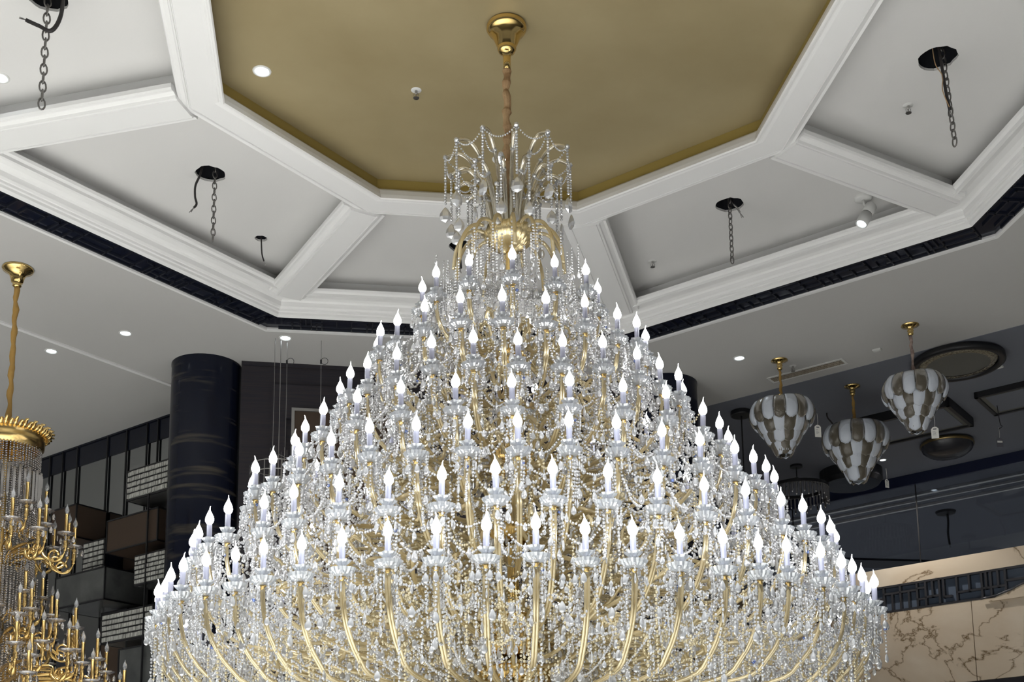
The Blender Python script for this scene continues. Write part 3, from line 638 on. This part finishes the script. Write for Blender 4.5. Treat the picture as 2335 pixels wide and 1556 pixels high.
# ------------------------------------------------------------------ numpy scatter
OCT_V = np.array([(1, 0, 0), (-1, 0, 0), (0, 1, 0), (0, -1, 0), (0, 0, 1), (0, 0, -1)], float)
OCT_F = np.array([(0, 2, 4), (2, 1, 4), (1, 3, 4), (3, 0, 4), (2, 0, 5), (1, 2, 5), (3, 1, 5), (0, 3, 5)])
def gem_shape(n=6, waist=.5):        # cut bead: two rings and two poles
    V = [(0, 0, 1)]
    for z, r, o in ((.55, .8, 0), (-.1, 1, .5), (-.62, .7, 0)):
        V += [(r * math.cos(2 * PI * (k + o) / n), r * math.sin(2 * PI * (k + o) / n), z) for k in range(n)]
    V.append((0, 0, -1)); F = []
    for k in range(n):
        j = (k + 1) % n; F.append((0, 1 + k, 1 + j)); a, b, c, d = 1 + k, 1 + j, 1 + n + k, 1 + n + j
        F += [(a, c, b), (b, c, d)]; a, b, c, d = 1 + n + k, 1 + n + j, 1 + 2 * n + k, 1 + 2 * n + j
        F += [(a, c, d), (a, d, b)]; F.append((1 + 2 * n + k, 1 + 3 * n, 1 + 2 * n + j))
    return np.array(V, float), np.array(F)
def almond_shape():                   # flat pear drop, hangs down from 0 to -1
    V = [(0, 0, 0)]; prof = ((.18, -.12), (.42, -.38), (.50, -.62), (.40, -.84))
    for r, z in prof:
        for k in range(6): a = 2 * PI * k / 6; V.append((r * math.cos(a), .34 * r * math.sin(a), z))
    V.append((0, 0, -1)); F = []
    for k in range(6):
        j = (k + 1) % 6; F.append((0, 1 + k, 1 + j))
        for q in range(3): a, b = 1 + 6 * q + k, 1 + 6 * q + j; F += [(a, a + 6, b + 6), (a, b + 6, b)]
        F.append((19 + k, 25, 19 + j))
    return np.array(V, float), np.array(F)
GEM = gem_shape(5); ALM = almond_shape()
def rots(n, full=True):
    a = rng.uniform(0, 2 * PI, n); c, s = np.cos(a), np.sin(a); z = np.zeros(n); o = np.ones(n)
    Rz = np.stack([c, -s, z, s, c, z, z, z, o], 1).reshape(n, 3, 3)
    if not full: return Rz
    b = rng.uniform(0, PI, n); c, s = np.cos(b), np.sin(b)
    Rx = np.stack([o, z, z, z, c, -s, z, s, c], 1).reshape(n, 3, 3)
    return Rz @ Rx
def scatter_arrays(shape, P, S, R):
    V, F = shape; n = len(P); S = np.asarray(S, float)
    if S.ndim == 1: S = S[:, None] * np.ones(3)
    W_ = np.einsum('nij,nkj->nki', R, V[None] * S[:, None, :]) + np.asarray(P)[:, None, :]
    FF = F[None] + (np.arange(n) * len(V))[:, None, None]
    return W_.reshape(-1, 3), FF.reshape(-1, 3)
def np_mesh(name, chunks, mts):       # chunks: (V, F(n,3), material index)
    V = np.concatenate([c[0] for c in chunks]); off = np.cumsum([0] + [len(c[0]) for c in chunks[:-1]])
    F = np.concatenate([c[1] + o for c, o in zip(chunks, off)]); M = np.concatenate([np.full(len(c[1]), c[2]) for c in chunks])
    me = bpy.data.meshes.new(name); me.vertices.add(len(V)); me.vertices.foreach_set('co', V.astype(np.float32).ravel())
    me.loops.add(len(F) * 3); me.loops.foreach_set('vertex_index', F.astype(np.int32).ravel())
    me.polygons.add(len(F)); me.polygons.foreach_set('loop_start', np.arange(0, len(F) * 3, 3, dtype=np.int32))
    try: me.polygons.foreach_set('loop_total', np.full(len(F), 3, dtype=np.int32))
    except Exception: pass
    for mt in mts: me.materials.append(mt)
    me.polygons.foreach_set('material_index', M.astype(np.int32)); me.update(calc_edges=True); me.validate(); return me
def tri(mb):                          # MB -> numpy triangles with materials
    V = np.array(mb.v); F = []; M = []
    for f, mi in zip(mb.f, mb.m):
        for i in range(1, len(f) - 1): F.append((f[0], f[i], f[i + 1])); M.append(mi)
    return V, np.array(F), np.array(M)

# ------------------------------------------------------------------ the great crystal chandelier
AX = Vector((.012, 5.53, 0))
SQ = .84                              # the rings are a little oval
ch = empty('crystal_chandelier', (AX.x, AX.y, ZG), 0, 'huge tiered crystal chandelier with lit candle bulbs hanging from the gold ceiling', 'chandelier')
def part(mb, name, mt, smooth=False, parent=None):
    mb.v = [(x, y, z - ZG) for x, y, z in mb.v] if parent is None else mb.v
    return mb.build(name, mt, parent or ch, smooth)
mb = MB(); mb.lathe([(.001, 5.69), (.092, 5.69), (.097, 5.682), (.098, 5.668), (.090, 5.655), (.083, 5.650), (.076, 5.640), (.062, 5.612), (.052, 5.585), (.044, 5.570), (.042, 5.566), (.046, 5.560), (.040, 5.546), (.026, 5.538), (.020, 5.536), (.018, 5.50), (.018, 5.44), (.001, 5.44)], 40)
part(mb, 'canopy', brass, True)
g = random.Random(3); pts = []; rad = []
for i in range(44):
    z = 5.46 - i * (5.46 - 4.62) / 43; pts.append((.004 * math.sin(i * .8) - .003, .004 * math.cos(i * 1.1), z)); rad.append(.018 + .004 * math.sin(i * 1.7) + g.uniform(-.003, .004))
mb = MB(); mb.tube(pts, rad, 10); part(mb, 'chain_sleeve', brown_sleeve)
mb = MB(); mb.lathe([(.012, 4.66), (.016, 4.5), (.018, 4.3), (.024, 4.1), (.034, 4.0), (.036, 3.75), (.026, 3.7), (.026, 2.2)], 20); part(mb, 'centre_pole', brass, True)
mb = MB(); mb.lathe([(.001, 4.495), (.03, 4.497, .3), (.075, 4.52, 1), (.108, 4.555, 1), (.125, 4.60, 1), (.118, 4.602, 1), (.02, 4.58, .2)], 72, wave=.035, lobes=24); part(mb, 'crown_dish', mat('pale_gilt', (.90, .74, .42), .24, metal=.75), True)
RINGS = [  # x radius, flame z, count, phase
    (.41, 4.302, 13, .03), (.62, 4.032, 21, .10), (.79, 3.783, 27, .04), (.98, 3.534, 27, .12), (1.18, 3.305, 38, .02), (1.41, 3.037, 44, .03), (1.55, 2.801, 56, .05)]
# templates in candle space (origin: underside of the drip pan)
def t_pan():
    mb = MB(); mb.lathe([(.004, -.004, 0), (.014, 0, .2), (.034, .005, 1), (.045, .016, 1), (.050, .028, 1), (.046, .027, 1), (.032, .012, 1), (.010, .008, 0)], 64, wave=.05, lobes=16)
    mb.lathe([(.009, .030, 0), (.014, .038, .2), (.026, .050, 1), (.031, .058, 1), (.026, .055, 1), (.013, .045, .2)], 24, wave=.16, lobes=6); return mb
def t_sleeve():
    mb = MB(); mb.lathe([(.011, .006), (.0115, .114), (.004, .116)], 12); return mb
def t_bulb():
    mb = MB(); mb.lathe([(.006, .114), (.010, .118), (.0170, .127), (.0185, .137), (.0165, .148), (.0105, .161), (.004, .174)], 8)
    mb.tube([(0, 0, .172), (.0005, 0, .180), (.002, 0, .188), (.0045, 0, .194)], [.0035, .0022, .0014, .0006], 5); return mb
def t_neck():
    mb = MB(); mb.lathe([(.005, -.018), (.011, -.014), (.009, -.006), (.014, -.002), (.006, 0)], 12); return mb
def t_fringe():
    P = []; S = []; R = []; chunks = []
    n = 7
    for k in range(n):
        a = 2 * PI * k / n; r = .046
        for j in range(3): P.append((r * math.cos(a), r * math.sin(a), .006 - j * .011)); S.append((.0058,) * 3)
    V1, F1 = scatter_arrays(GEM, np.array(P), np.array(S), rots(len(P)))
    P = [(.046 * math.cos(2 * PI * k / n), .046 * math.sin(2 * PI * k / n), -.026) for k in range(n)]
    V2, F2 = scatter_arrays(ALM, np.array(P), np.array([(.024, .024, .040)] * n), rots(n, False))
    return np.concatenate([V1, V2]), np.concatenate([F1, F2 + len(V1)])
def t_arm(rx, kk):
    s = min(1.0, .45 + rx * .45)
    pts = [(0, 0, -.01), (-.002, 0, -.07 * s), (-.03 * s, 0, -.17 * s), (-.11 * s, 0, -.27 * s), (-.25 * s, 0, -.335 * s), (-rx * .5, 0, -.34 * s), (-rx + .13, 0, -.26 * s)]
    mb = MB(); P = catmull(pts, 4); mb.tube([p + Vector((0, .0055, 0)) for p in P], .0062, 6); mb.tube([p - Vector((0, .0055, 0)) for p in P], .0062, 6); return mb
fr = t_fringe(); me_fr = np_mesh('almond_drops', [(fr[0], fr[1], 0)], [cry])
me_pan = t_pan().use(pan_glass) and t_pan(); me_pan.mats = [pan_glass]; me_pan = me_pan.mesh('drip_pan')
def tm(f, mt, nm, smooth=True):
    mb = f(); mb.mats = [mt]; return mb.mesh(nm, smooth)
me_sl = tm(t_sleeve, candle, 'candle_sleeve'); me_bu = tm(t_bulb, bulb_m, 'flame_bulb'); me_nk = tm(t_neck, gold, 'neck')
rear = []; RM = [pan_glass, candle, bulb_m, gold, cry, amber]
cands = []; order = []
for ri, (rx, zf, n, ph) in enumerate(RINGS):
    for k in range(n):
        th = 2 * PI * (k + .5 * (ri % 2)) / n + ph
        order.append((-math.cos(th), ri, th))   # cos(th)=1 faces the camera
front = set(); quota = sorted(order)[:]
quota = [q for q in sorted(order, key=lambda q: q[0] + .0 * q[1])][:100]
front = {(q[1], q[2]) for q in quota}
CUPS = []
tb = tri(t_bulb()); ts = tri(t_sleeve()); tp = tri(t_pan()); tk = tri(t_neck())
for ri, (rx, zf, n, ph) in enumerate(RINGS):
    am = t_arm(rx, ri); ta = tri(am); am.mats = [amber]; me_arm = am.mesh('candle_arm', True); cups = []
    for k in range(n):
        th = 2 * PI * (k + .5 * (ri % 2)) / n + ph
        j = random.Random(ri * 100 + k); dz = j.uniform(-.012, .012); rr = 1 + j.uniform(-.012, .012)
        x = rx * rr * math.sin(th); y = -rx * SQ * rr * math.cos(th); z = zf - .145 + dz
        yaw = math.atan2(y, x); sc = math.hypot(x, y) / rx; cups.append((th, x, y, z))
        if (ri, th) in front:
            a = link('candle_arm', me_arm, ch, (x, y, z - ZG)); a.rotation_euler = (j.uniform(-.02, .02), j.uniform(-.03, .03), yaw); a.scale = (sc, 1, 1)
            for nm, me in (('candle_sleeve', me_sl), ('flame_bulb', me_bu), ('drip_pan', me_pan), ('neck', me_nk), ('crystal_fringe', me_fr)):
                c = link(nm, me, a)
                if nm == 'crystal_fringe': c['kind'] = 'stuff'
                if nm in ('flame_bulb', 'crystal_fringe'): c.rotation_euler = (0, 0, j.uniform(0, 6.28))
        else:
            c, s = math.cos(yaw), math.sin(yaw); Rm = np.array([[c, -s, 0], [s, c, 0], [0, 0, 1]]); T = np.array([x, y, z - ZG])
            for (V, Fx, M), mi in ((tp, 0), (ts, 1), (tb, 2), (tk, 3), ((fr[0], fr[1], None), 4), (ta, 5)):
                VV = V * ([sc, 1, 1] if mi == 5 else 1); rear.append((VV @ Rm.T + T, Fx, mi))
    CUPS.append(cups)
link('rear_candle_arms', np_mesh('rear_candle_arms', rear, RM), ch)['kind'] = 'stuff'

# bead strings
def string(p0, p1, sag, step=.0145):
    p0 = np.array(p0, float); p1 = np.array(p1, float); L = np.linalg.norm(p1 - p0) + sag * 1.6; n = max(3, int(L / step)); t = np.linspace(0, 1, n)[:, None]
    P = p0 + (p1 - p0) * t; P[:, 2:3] -= sag * 4 * t * (1 - t); return P
def hang(x, y, z, L, step=.0142): n = max(2, int(L / step)); return np.stack([np.full(n, x), np.full(n, y), z - np.arange(n) * step], 1)
U = rng.uniform
for ri, cups in enumerate(CUPS):
    rx, zf, n, ph = RINGS[ri]; B = []; D = []; Wm = []
    for i, (th, x, y, z) in enumerate(cups):
        th2, x2, y2, z2 = cups[(i + 1) % len(cups)]
        B.append(string((x, y, z), (x2, y2, z2), .055 + .02 * U())); B.append(string((x * .99, y * .99, z - .01), (x2 * .99, y2 * .99, z2 - .01), .12 + .03 * U()))
        mx, my = (x + x2) / 2, (y + y2) / 2; D.append((mx, my, z - .062, .034)); D.append((mx, my, z - .135, .045))
        for k in range(4):        # vertical strings under the pan
            a = U(0, 6.28); r = .035; L = U(.06, .19); xx, yy = x + r * math.cos(a), y + r * math.sin(a); P = hang(xx, yy, z - .03, L); B.append(P); D.append((xx, yy, P[-1][2] - .006, U(.03, .048)))
        # strings following the arm to the inside
        for f0, f1, dz in ((1, .62, -.30), (1, .80, -.12)):
            B.append(string((x * f0, y * f0, z - .02), (x * f1, y * f1, z + dz), .05 + .05 * U()))
        if ri < 6:
            o = RINGS[ri + 1]; f = U(.93, 1.0); t2 = th + U(-.05, .05)
            B.append(string((x, y, z - .01), (o[0] * f * math.sin(t2), -o[0] * SQ * f * math.cos(t2), o[1] - .10), .05))
    # inner filling between the tiers
    rin = .10; nI = int(80 + 360 * (rx ** 1.5)); th_ = U(0, 2 * PI, nI); rr = rx * np.sqrt(U((rin / rx) ** 2 if rx > .2 else .1, 1.0, nI)); zz = zf - .20 - .16 * (1 - rr / rx) - U(0, .20, nI) + .10
    for a, r, z in zip(th_, rr, zz):
        x, y = r * math.sin(a), -r * SQ * math.cos(a)
        if U() < .55: P = hang(x, y, z, U(.03, .11))
        else: a2 = a + U(-.12, .12) / max(r, .1); r2 = r + U(-.1, .1); P = string((x, y, z), (r2 * math.sin(a2), -r2 * SQ * math.cos(a2), z + U(-.05, .05)), U(.02, .05))
        (B if U() < .55 else Wm).append(P); D.append((x, y, P[-1][2] - .006, U(.022, .042)))
    if ri == 6:               # the packed underside below the widest tier
        for q in range(1500):
            a = U(0, 6.28); r = 1.57 * math.sqrt(U(.05, 1)); x, y = r * math.sin(a), -r * SQ * math.cos(a); z = U(2.34, 2.66)
            if r > 1.5: P = hang(x, y, z, U(.10, .3))
            elif U() < .5: P = hang(x, y, z, U(.03, .12))
            else: a2 = a + U(-.15, .15); r2 = r + U(-.1, .1); P = string((x, y, z), (r2 * math.sin(a2), -r2 * SQ * math.cos(a2), z + U(-.05, .05)), U(.02, .06))
            (B if U() < .55 else Wm).append(P); D.append((x, y, P[-1][2] - .006, U(.025, .048)))
    off = np.array([0, 0, -ZG])
    def beads(L, nm, mt, rad=.0064):
        P = np.concatenate(L) + off; P = P + rng.normal(0, .0012, P.shape); S = rad * U(.85, 1.2, len(P))
        V, F = scatter_arrays((OCT_V * [1, 1, 1.05], OCT_F), P, S, rots(len(P)))
        link(nm, np_mesh(nm, [(V, F, 0)], [mt]), ch)['kind'] = 'stuff'; return len(P)
    Bl = [B[q][2:3] for q in range(0, len(B), 31) if len(B[q]) > 3]; beads(Bl, 'painted_glint_beads', cry_blue, .0085)  # single beads painted blue in place of glints
    nb = beads(B, 'bead_strings', cry); nb += beads(Wm, 'champagne_bead_strings', cry_warm)
    D = np.array(D); P = D[:, :3] + off; S = np.stack([D[:, 3] * .62, D[:, 3] * .62, D[:, 3]], 1)
    V, F = scatter_arrays(ALM, P, S, rots(len(P), False)); link('almond_drops', np_mesh('almond_drops', [(V, F, 0)], [cry]), ch)['kind'] = 'stuff'
    # amber glass scrolls: the frame of the tier
    mb = MB(); ns = int(12 + 34 * rx)
    for k in range(ns):
        a = 2 * PI * k / ns + U(-.05, .05); r0 = rx * U(.10, .3) + .04; r1 = rx * U(.5, .86); zb = zf - .30 + U(-.06, .04); h = U(.05, .14)
        tw = U(-.25, .25); q = []
        for t in range(9):
            tt = t / 8; r = r0 + (r1 - r0) * tt; aa = a + tw * tt * tt; q.append((r * math.sin(aa), -r * SQ * math.cos(aa), zb + h * math.sin(PI * tt) * (1 if k % 2 else -.8) + .05 * tt - ZG))
        mb.tube(q, .0088, 6, False)
        if k % 2:             # curled flourish
            r = r1; q = []
            for t in range(8):
                an = t / 7 * 4.4; q.append(((r + .05 * math.cos(an)) * math.sin(a), -(r + .05 * math.cos(an)) * SQ * math.cos(a), zb + .05 * math.sin(an) - ZG))
            mb.tube(q, .0072, 6, False)
    mb.build('amber_scrolls', amber, ch, True)['kind'] = 'stuff'
# ribbed hubs on the pole
for z, r, h in ((3.98, .07, .09), (3.50, .10, .12), (3.18, .12, .10), (2.73, .150, .17), (2.50, .17, .06)):
    mb = MB(); mb.lathe([(r * .6, z - h, .3), (r * .95, z - h * .8, 1), (r, z, 1), (r * .9, z + .01, 1), (.03, z + .02, 0)], 72, wave=.05, lobes=24); part(mb, 'gold_hub', gold, True)

# crown of bent glass arms with bead strings
def crown_arm(a, r0, z0, r1, z1, tipdrop, mt, strand, drop, label=None, tr=.0102):
    pts = [(r0, z0), (r0 + (r1 - r0) * .12, z0 + (z1 - z0) * .4), (r0 + (r1 - r0) * .35, z0 + (z1 - z0) * .8), (r0 + (r1 - r0) * .68, z1), (r1, z1 - tipdrop)]
    P = [(r * math.sin(a), -r * math.cos(a), z - ZG) for r, z in catmull([Vector((p[0], p[1], 0)) for p in pts], 5) and [(v.x, v.y) for v in catmull([Vector((p[0], p[1], 0)) for p in pts], 5)]]
    mb = MB(); mb.tube(P, tr, 8); arm = mb.build('crown_arm', mt, ch, True)
    tip = Vector(P[-1]); mid = Vector(P[11])
    mb = MB(); Pb = hang(tip.x, tip.y, tip.z - .006, strand, .0145); V, F = scatter_arrays(GEM, Pb, np.full(len(Pb), .0072), rots(len(Pb))); mb.np_add(V, F)
    Pb = string(tip, mid, .045, .0125); V, F = scatter_arrays(GEM, Pb, np.full(len(Pb), .0052), rots(len(Pb))); mb.np_add(V, F); mb.build('bead_string', cry, arm)
    mb = MB(); V, F = scatter_arrays(ALM, np.array([(tip.x, tip.y, tip.z - .006 - strand)]), np.array([(drop * .72, drop * .9, drop)]), rots(1, False)); mb.np_add(V, F); mb.build('almond_drop', cry, arm)
    for pt in (tip, mid): mb = MB(); V, F = scatter_arrays(GEM, np.array([pt]), np.array([.0135]), rots(1)); mb.np_add(V, F); mb.build('cut_bead', cry, arm)
    return tip
tips = []
for k in range(12):
    a = 2 * PI * k / 12 + .13; tips.append(crown_arm(a, .07, 4.60, .300, 4.985, .02, pale_tube, .25, .080))
for k in range(12):
    a = 2 * PI * k / 12 + .39; crown_arm(a, .085, 4.60, .250, 4.87, .02, pale_tube, .22, .072)
for k in range(10):
    a = 2 * PI * k / 10 + .2; crown_arm(a, .05, 4.60, .13, 4.80, .02, pale_tube, .14, .06, tr=.0085)
L = [string(tips[k], tips[(k + 1) % 12], .05) for k in range(12)]; Pb = np.concatenate(L); V, F = scatter_arrays(GEM, Pb, np.full(len(Pb), .0052), rots(len(Pb)))
link('crown_garland', np_mesh('crown_garland', [(V, F, 0)], [cry]), ch)
for k in range(16):
    a = 2 * PI * k / 16 + .1; q = [(.10, 4.585), (.15, 4.60), (.205, 4.575), (.248, 4.50), (.262, 4.40)]
    mb = MB(); mb.tube([(v.x * math.sin(a), -v.x * math.cos(a), v.y - ZG) for v in catmull([Vector((p[0], p[1], 0)) for p in q], 5)], .0085, 8); mb.build('arch_arm', amber, ch, True)
B = []; D = []
for q in range(150):
    a = U(0, 6.28); r = .36 * math.sqrt(U(.03, 1)); x, y = r * math.sin(a), -r * math.cos(a); P = hang(x, y, U(4.40, 4.57) - .1 * (r / .36) - ZG, U(.08, .22)); B.append(P); D.append((x, y, P[-1][2] - .006, U(.03, .05)))
P = np.concatenate(B); V, F = scatter_arrays((OCT_V, OCT_F), P, .0062 * U(.85, 1.2, len(P)), rots(len(P))); D = np.array(D); V2, F2 = scatter_arrays(ALM, D[:, :3], np.stack([D[:, 3] * .62, D[:, 3] * .62, D[:, 3]], 1), rots(len(D), False))
link('bead_strings', np_mesh('bead_strings', [(V, F, 0), (V2, F2, 0)], [cry]), ch)['kind'] = 'stuff'

# ------------------------------------------------------------------ gold candle chandelier at the left
gc = empty('gold_chandelier', (-3.150, 7.582, ZM), 0, 'gold chandelier with unlit candle bulbs and crystal column, hanging at the left edge', 'chandelier')
def gpart(mb, nm, mt, smooth=True): mb.v = [(x, y, z - ZM) for x, y, z in mb.v]; return mb.build(nm, mt, gc, smooth)
mb = MB(); mb.lathe([(.001, 5.5), (.094, 5.5), (.098, 5.492), (.094, 5.482), (.070, 5.470), (.050, 5.450), (.042, 5.425), (.036, 5.400), (.024, 5.390), (.030, 5.378), (.016, 5.366), (.001, 5.366)], 36); gpart(mb, 'canopy', brass)
g = random.Random(9); mb = MB(); mb.tube([(.003 * math.sin(i * 1.3), .003 * math.cos(i), 5.375 - i * .0265) for i in range(36)], [.0165 + .003 * math.sin(i * 1.2) + g.uniform(-.002, .003) for i in range(36)], 10); gpart(mb, 'chain_sleeve', sleeve_m)
mb = MB(); mb.lathe([(.20, 4.27), (.222, 4.29), (.226, 4.33), (.222, 4.345), (.232, 4.36), (.23, 4.375), (.20, 4.37), (.05, 4.43), (.015, 4.46)], 48); gpart(mb, 'crown_ring', gold)
mb = MB(); g = random.Random(5)
for k in range(56):
    a = 2 * PI * k / 56; r = .235; h = .035 + .015 * (k % 2)
    q = [(r * math.cos(a), r * math.sin(a), 4.36), ((r + .018) * math.cos(a), (r + .018) * math.sin(a), 4.36 + h * .5), ((r + .024) * math.cos(a + .03), (r + .024) * math.sin(a + .03), 4.36 + h), ((r + .045) * math.cos(a + .03), (r + .045) * math.sin(a + .03), 4.355 + h)]
    mb.tube(q, [.011, .014, .010, .004], 6)
gpart(mb, 'leaf_cresting', gold)
mb = MB(); mb.lathe([(.02, 4.4), (.02, 2.2)], 12); gpart(mb, 'centre_pole', gold)
B = []; V_ = []
def gcol(r, z0, z1, n):
    for k in range(n):
        a = 2 * PI * k / n; B.append(hang(r * math.cos(a), r * math.sin(a), z0 - ZM, z0 - z1 - U(0, .05), .015))
for r, z0, z1, n in ((.205, 4.28, 3.66, 64), (.15, 4.28, 3.6, 36), (.20, 3.56, 3.18, 60), (.14, 3.5, 3.1, 36), (.24, 3.05, 2.6, 64), (.18, 3.0, 2.4, 40), (.30, 2.6, 2.2, 70)): gcol(r, z0, z1, n)
for q in range(260): a = U(0, 6.28); r = U(.02, .30); B.append(hang(r * math.cos(a), r * math.sin(a), U(2.6, 3.7) - ZM, U(.08, .2), .014))
P = np.concatenate(B); V, F = scatter_arrays((OCT_V, OCT_F), P, .0072 * U(.8, 1.2, len(P)), rots(len(P))); link('bead_strings', np_mesh('bead_strings', [(V, F, 0)], [dull_cry]), gc)['kind'] = 'stuff'
mb = MB()
for k in range(40): a = 2 * PI * k / 40; mb.lathe([(.001, 0), (.010, -.012), (.010, -.20), (.001, -.225)], 4, (.214 * math.cos(a), .214 * math.sin(a), 4.12 + .02 * (k % 2)))
gpart(mb, 'prism_drops', dull_cry, False)['kind'] = 'stuff'
mb = MB(); mb.lathe([(.003, -.10), (.012, -.095), (.007, -.085), (.015, -.07), (.008, -.055), (.012, -.04), (.006, -.03), (.016, -.012), (.006, 0)], 12); mb.mats = [gold]; g_bal = mb.mesh('baluster', True)
mb = MB(); mb.lathe([(.0105, .008), (.0105, .128), (.012, .130), (.012, .138), (.004, .139)], 12); mb.mats = [gold]; g_can = mb.mesh('candle_tube', True)
mb = MB(); mb.lathe([(.007, .138), (.0135, .155), (.014, .164), (.010, .178), (.003, .192), (.001, .204)], 10); mb.mats = [clear_bulb]; g_bul = mb.mesh('flame_bulb', True)
mb = MB(); mb.lathe([(.006, -.002, 0), (.030, .002, .3), (.052, .012, 1), (.053, .016, 1), (.030, .007, .3), (.008, .006, 0)], 24, wave=.06, lobes=8); mb.mats = [dull_cry]; g_pan = mb.mesh('glass_pan', True)
V, F = scatter_arrays(ALM, np.array([(.05 * math.cos(k * 1.257), .05 * math.sin(k * 1.257), -.004) for k in range(5)]), np.array([(.026, .026, .045)] * 5), rots(5, False)); g_dro = np_mesh('crystal_drops', [(V, F, 0)], [dull_cry])
for r, z, n, ph, bal in ((.255, 3.875, 8, .2, 0), (.40, 3.715, 12, 0, 0), (.43, 3.67, 6, .35, 0), (.26, 3.32, 8, .3, 0), (.33, 3.20, 10, .1, 0), (.47, 3.13, 12, .25, 0), (.50, 2.98, 10, 0, 0), (.62, 2.93, 12, .1, 0), (.66, 2.86, 12, .33, 0), (.78, 2.74, 12, .2, 0)):
    pts = [(0, 0, -.02), (0, 0, -.09), (-.02, 0, -.14), (-.07, 0, -.165), (-.13, 0, -.13), (-.16 if r > .3 else -.12, 0, -.08), (-r + .10, 0, -.10), (-r + .06, 0, -.14)]
    mb = MB(); mb.tube(catmull(pts, 4), [.009 + .004 * math.sin(i * .9) for i in range(29)], 7); mb.tube([(-.07 + .032 * math.cos(t * .7) , 0, -.125 + .032 * math.sin(t * .7)) for t in range(8)], [.010 - .0008 * t for t in range(8)], 6); mb.mats = [gold]; me = mb.mesh('candle_arm', True)
    for k in range(n):
        a = 2 * PI * (k + ph) / n; 
        if r * math.cos(a) < -.10: continue    # outside the picture on its far left
        arm = link('candle_arm', me, gc, (r * math.cos(a), r * math.sin(a), z - ZM)); arm.rotation_euler = (0, 0, a)
        for nm, m2 in (('baluster', g_bal), ('candle_tube', g_can), ('flame_bulb', g_bul), ('glass_pan', g_pan), ('crystal_drops', g_dro)):
            c = link(nm, m2, arm)
            if nm == 'crystal_drops': c['kind'] = 'stuff'
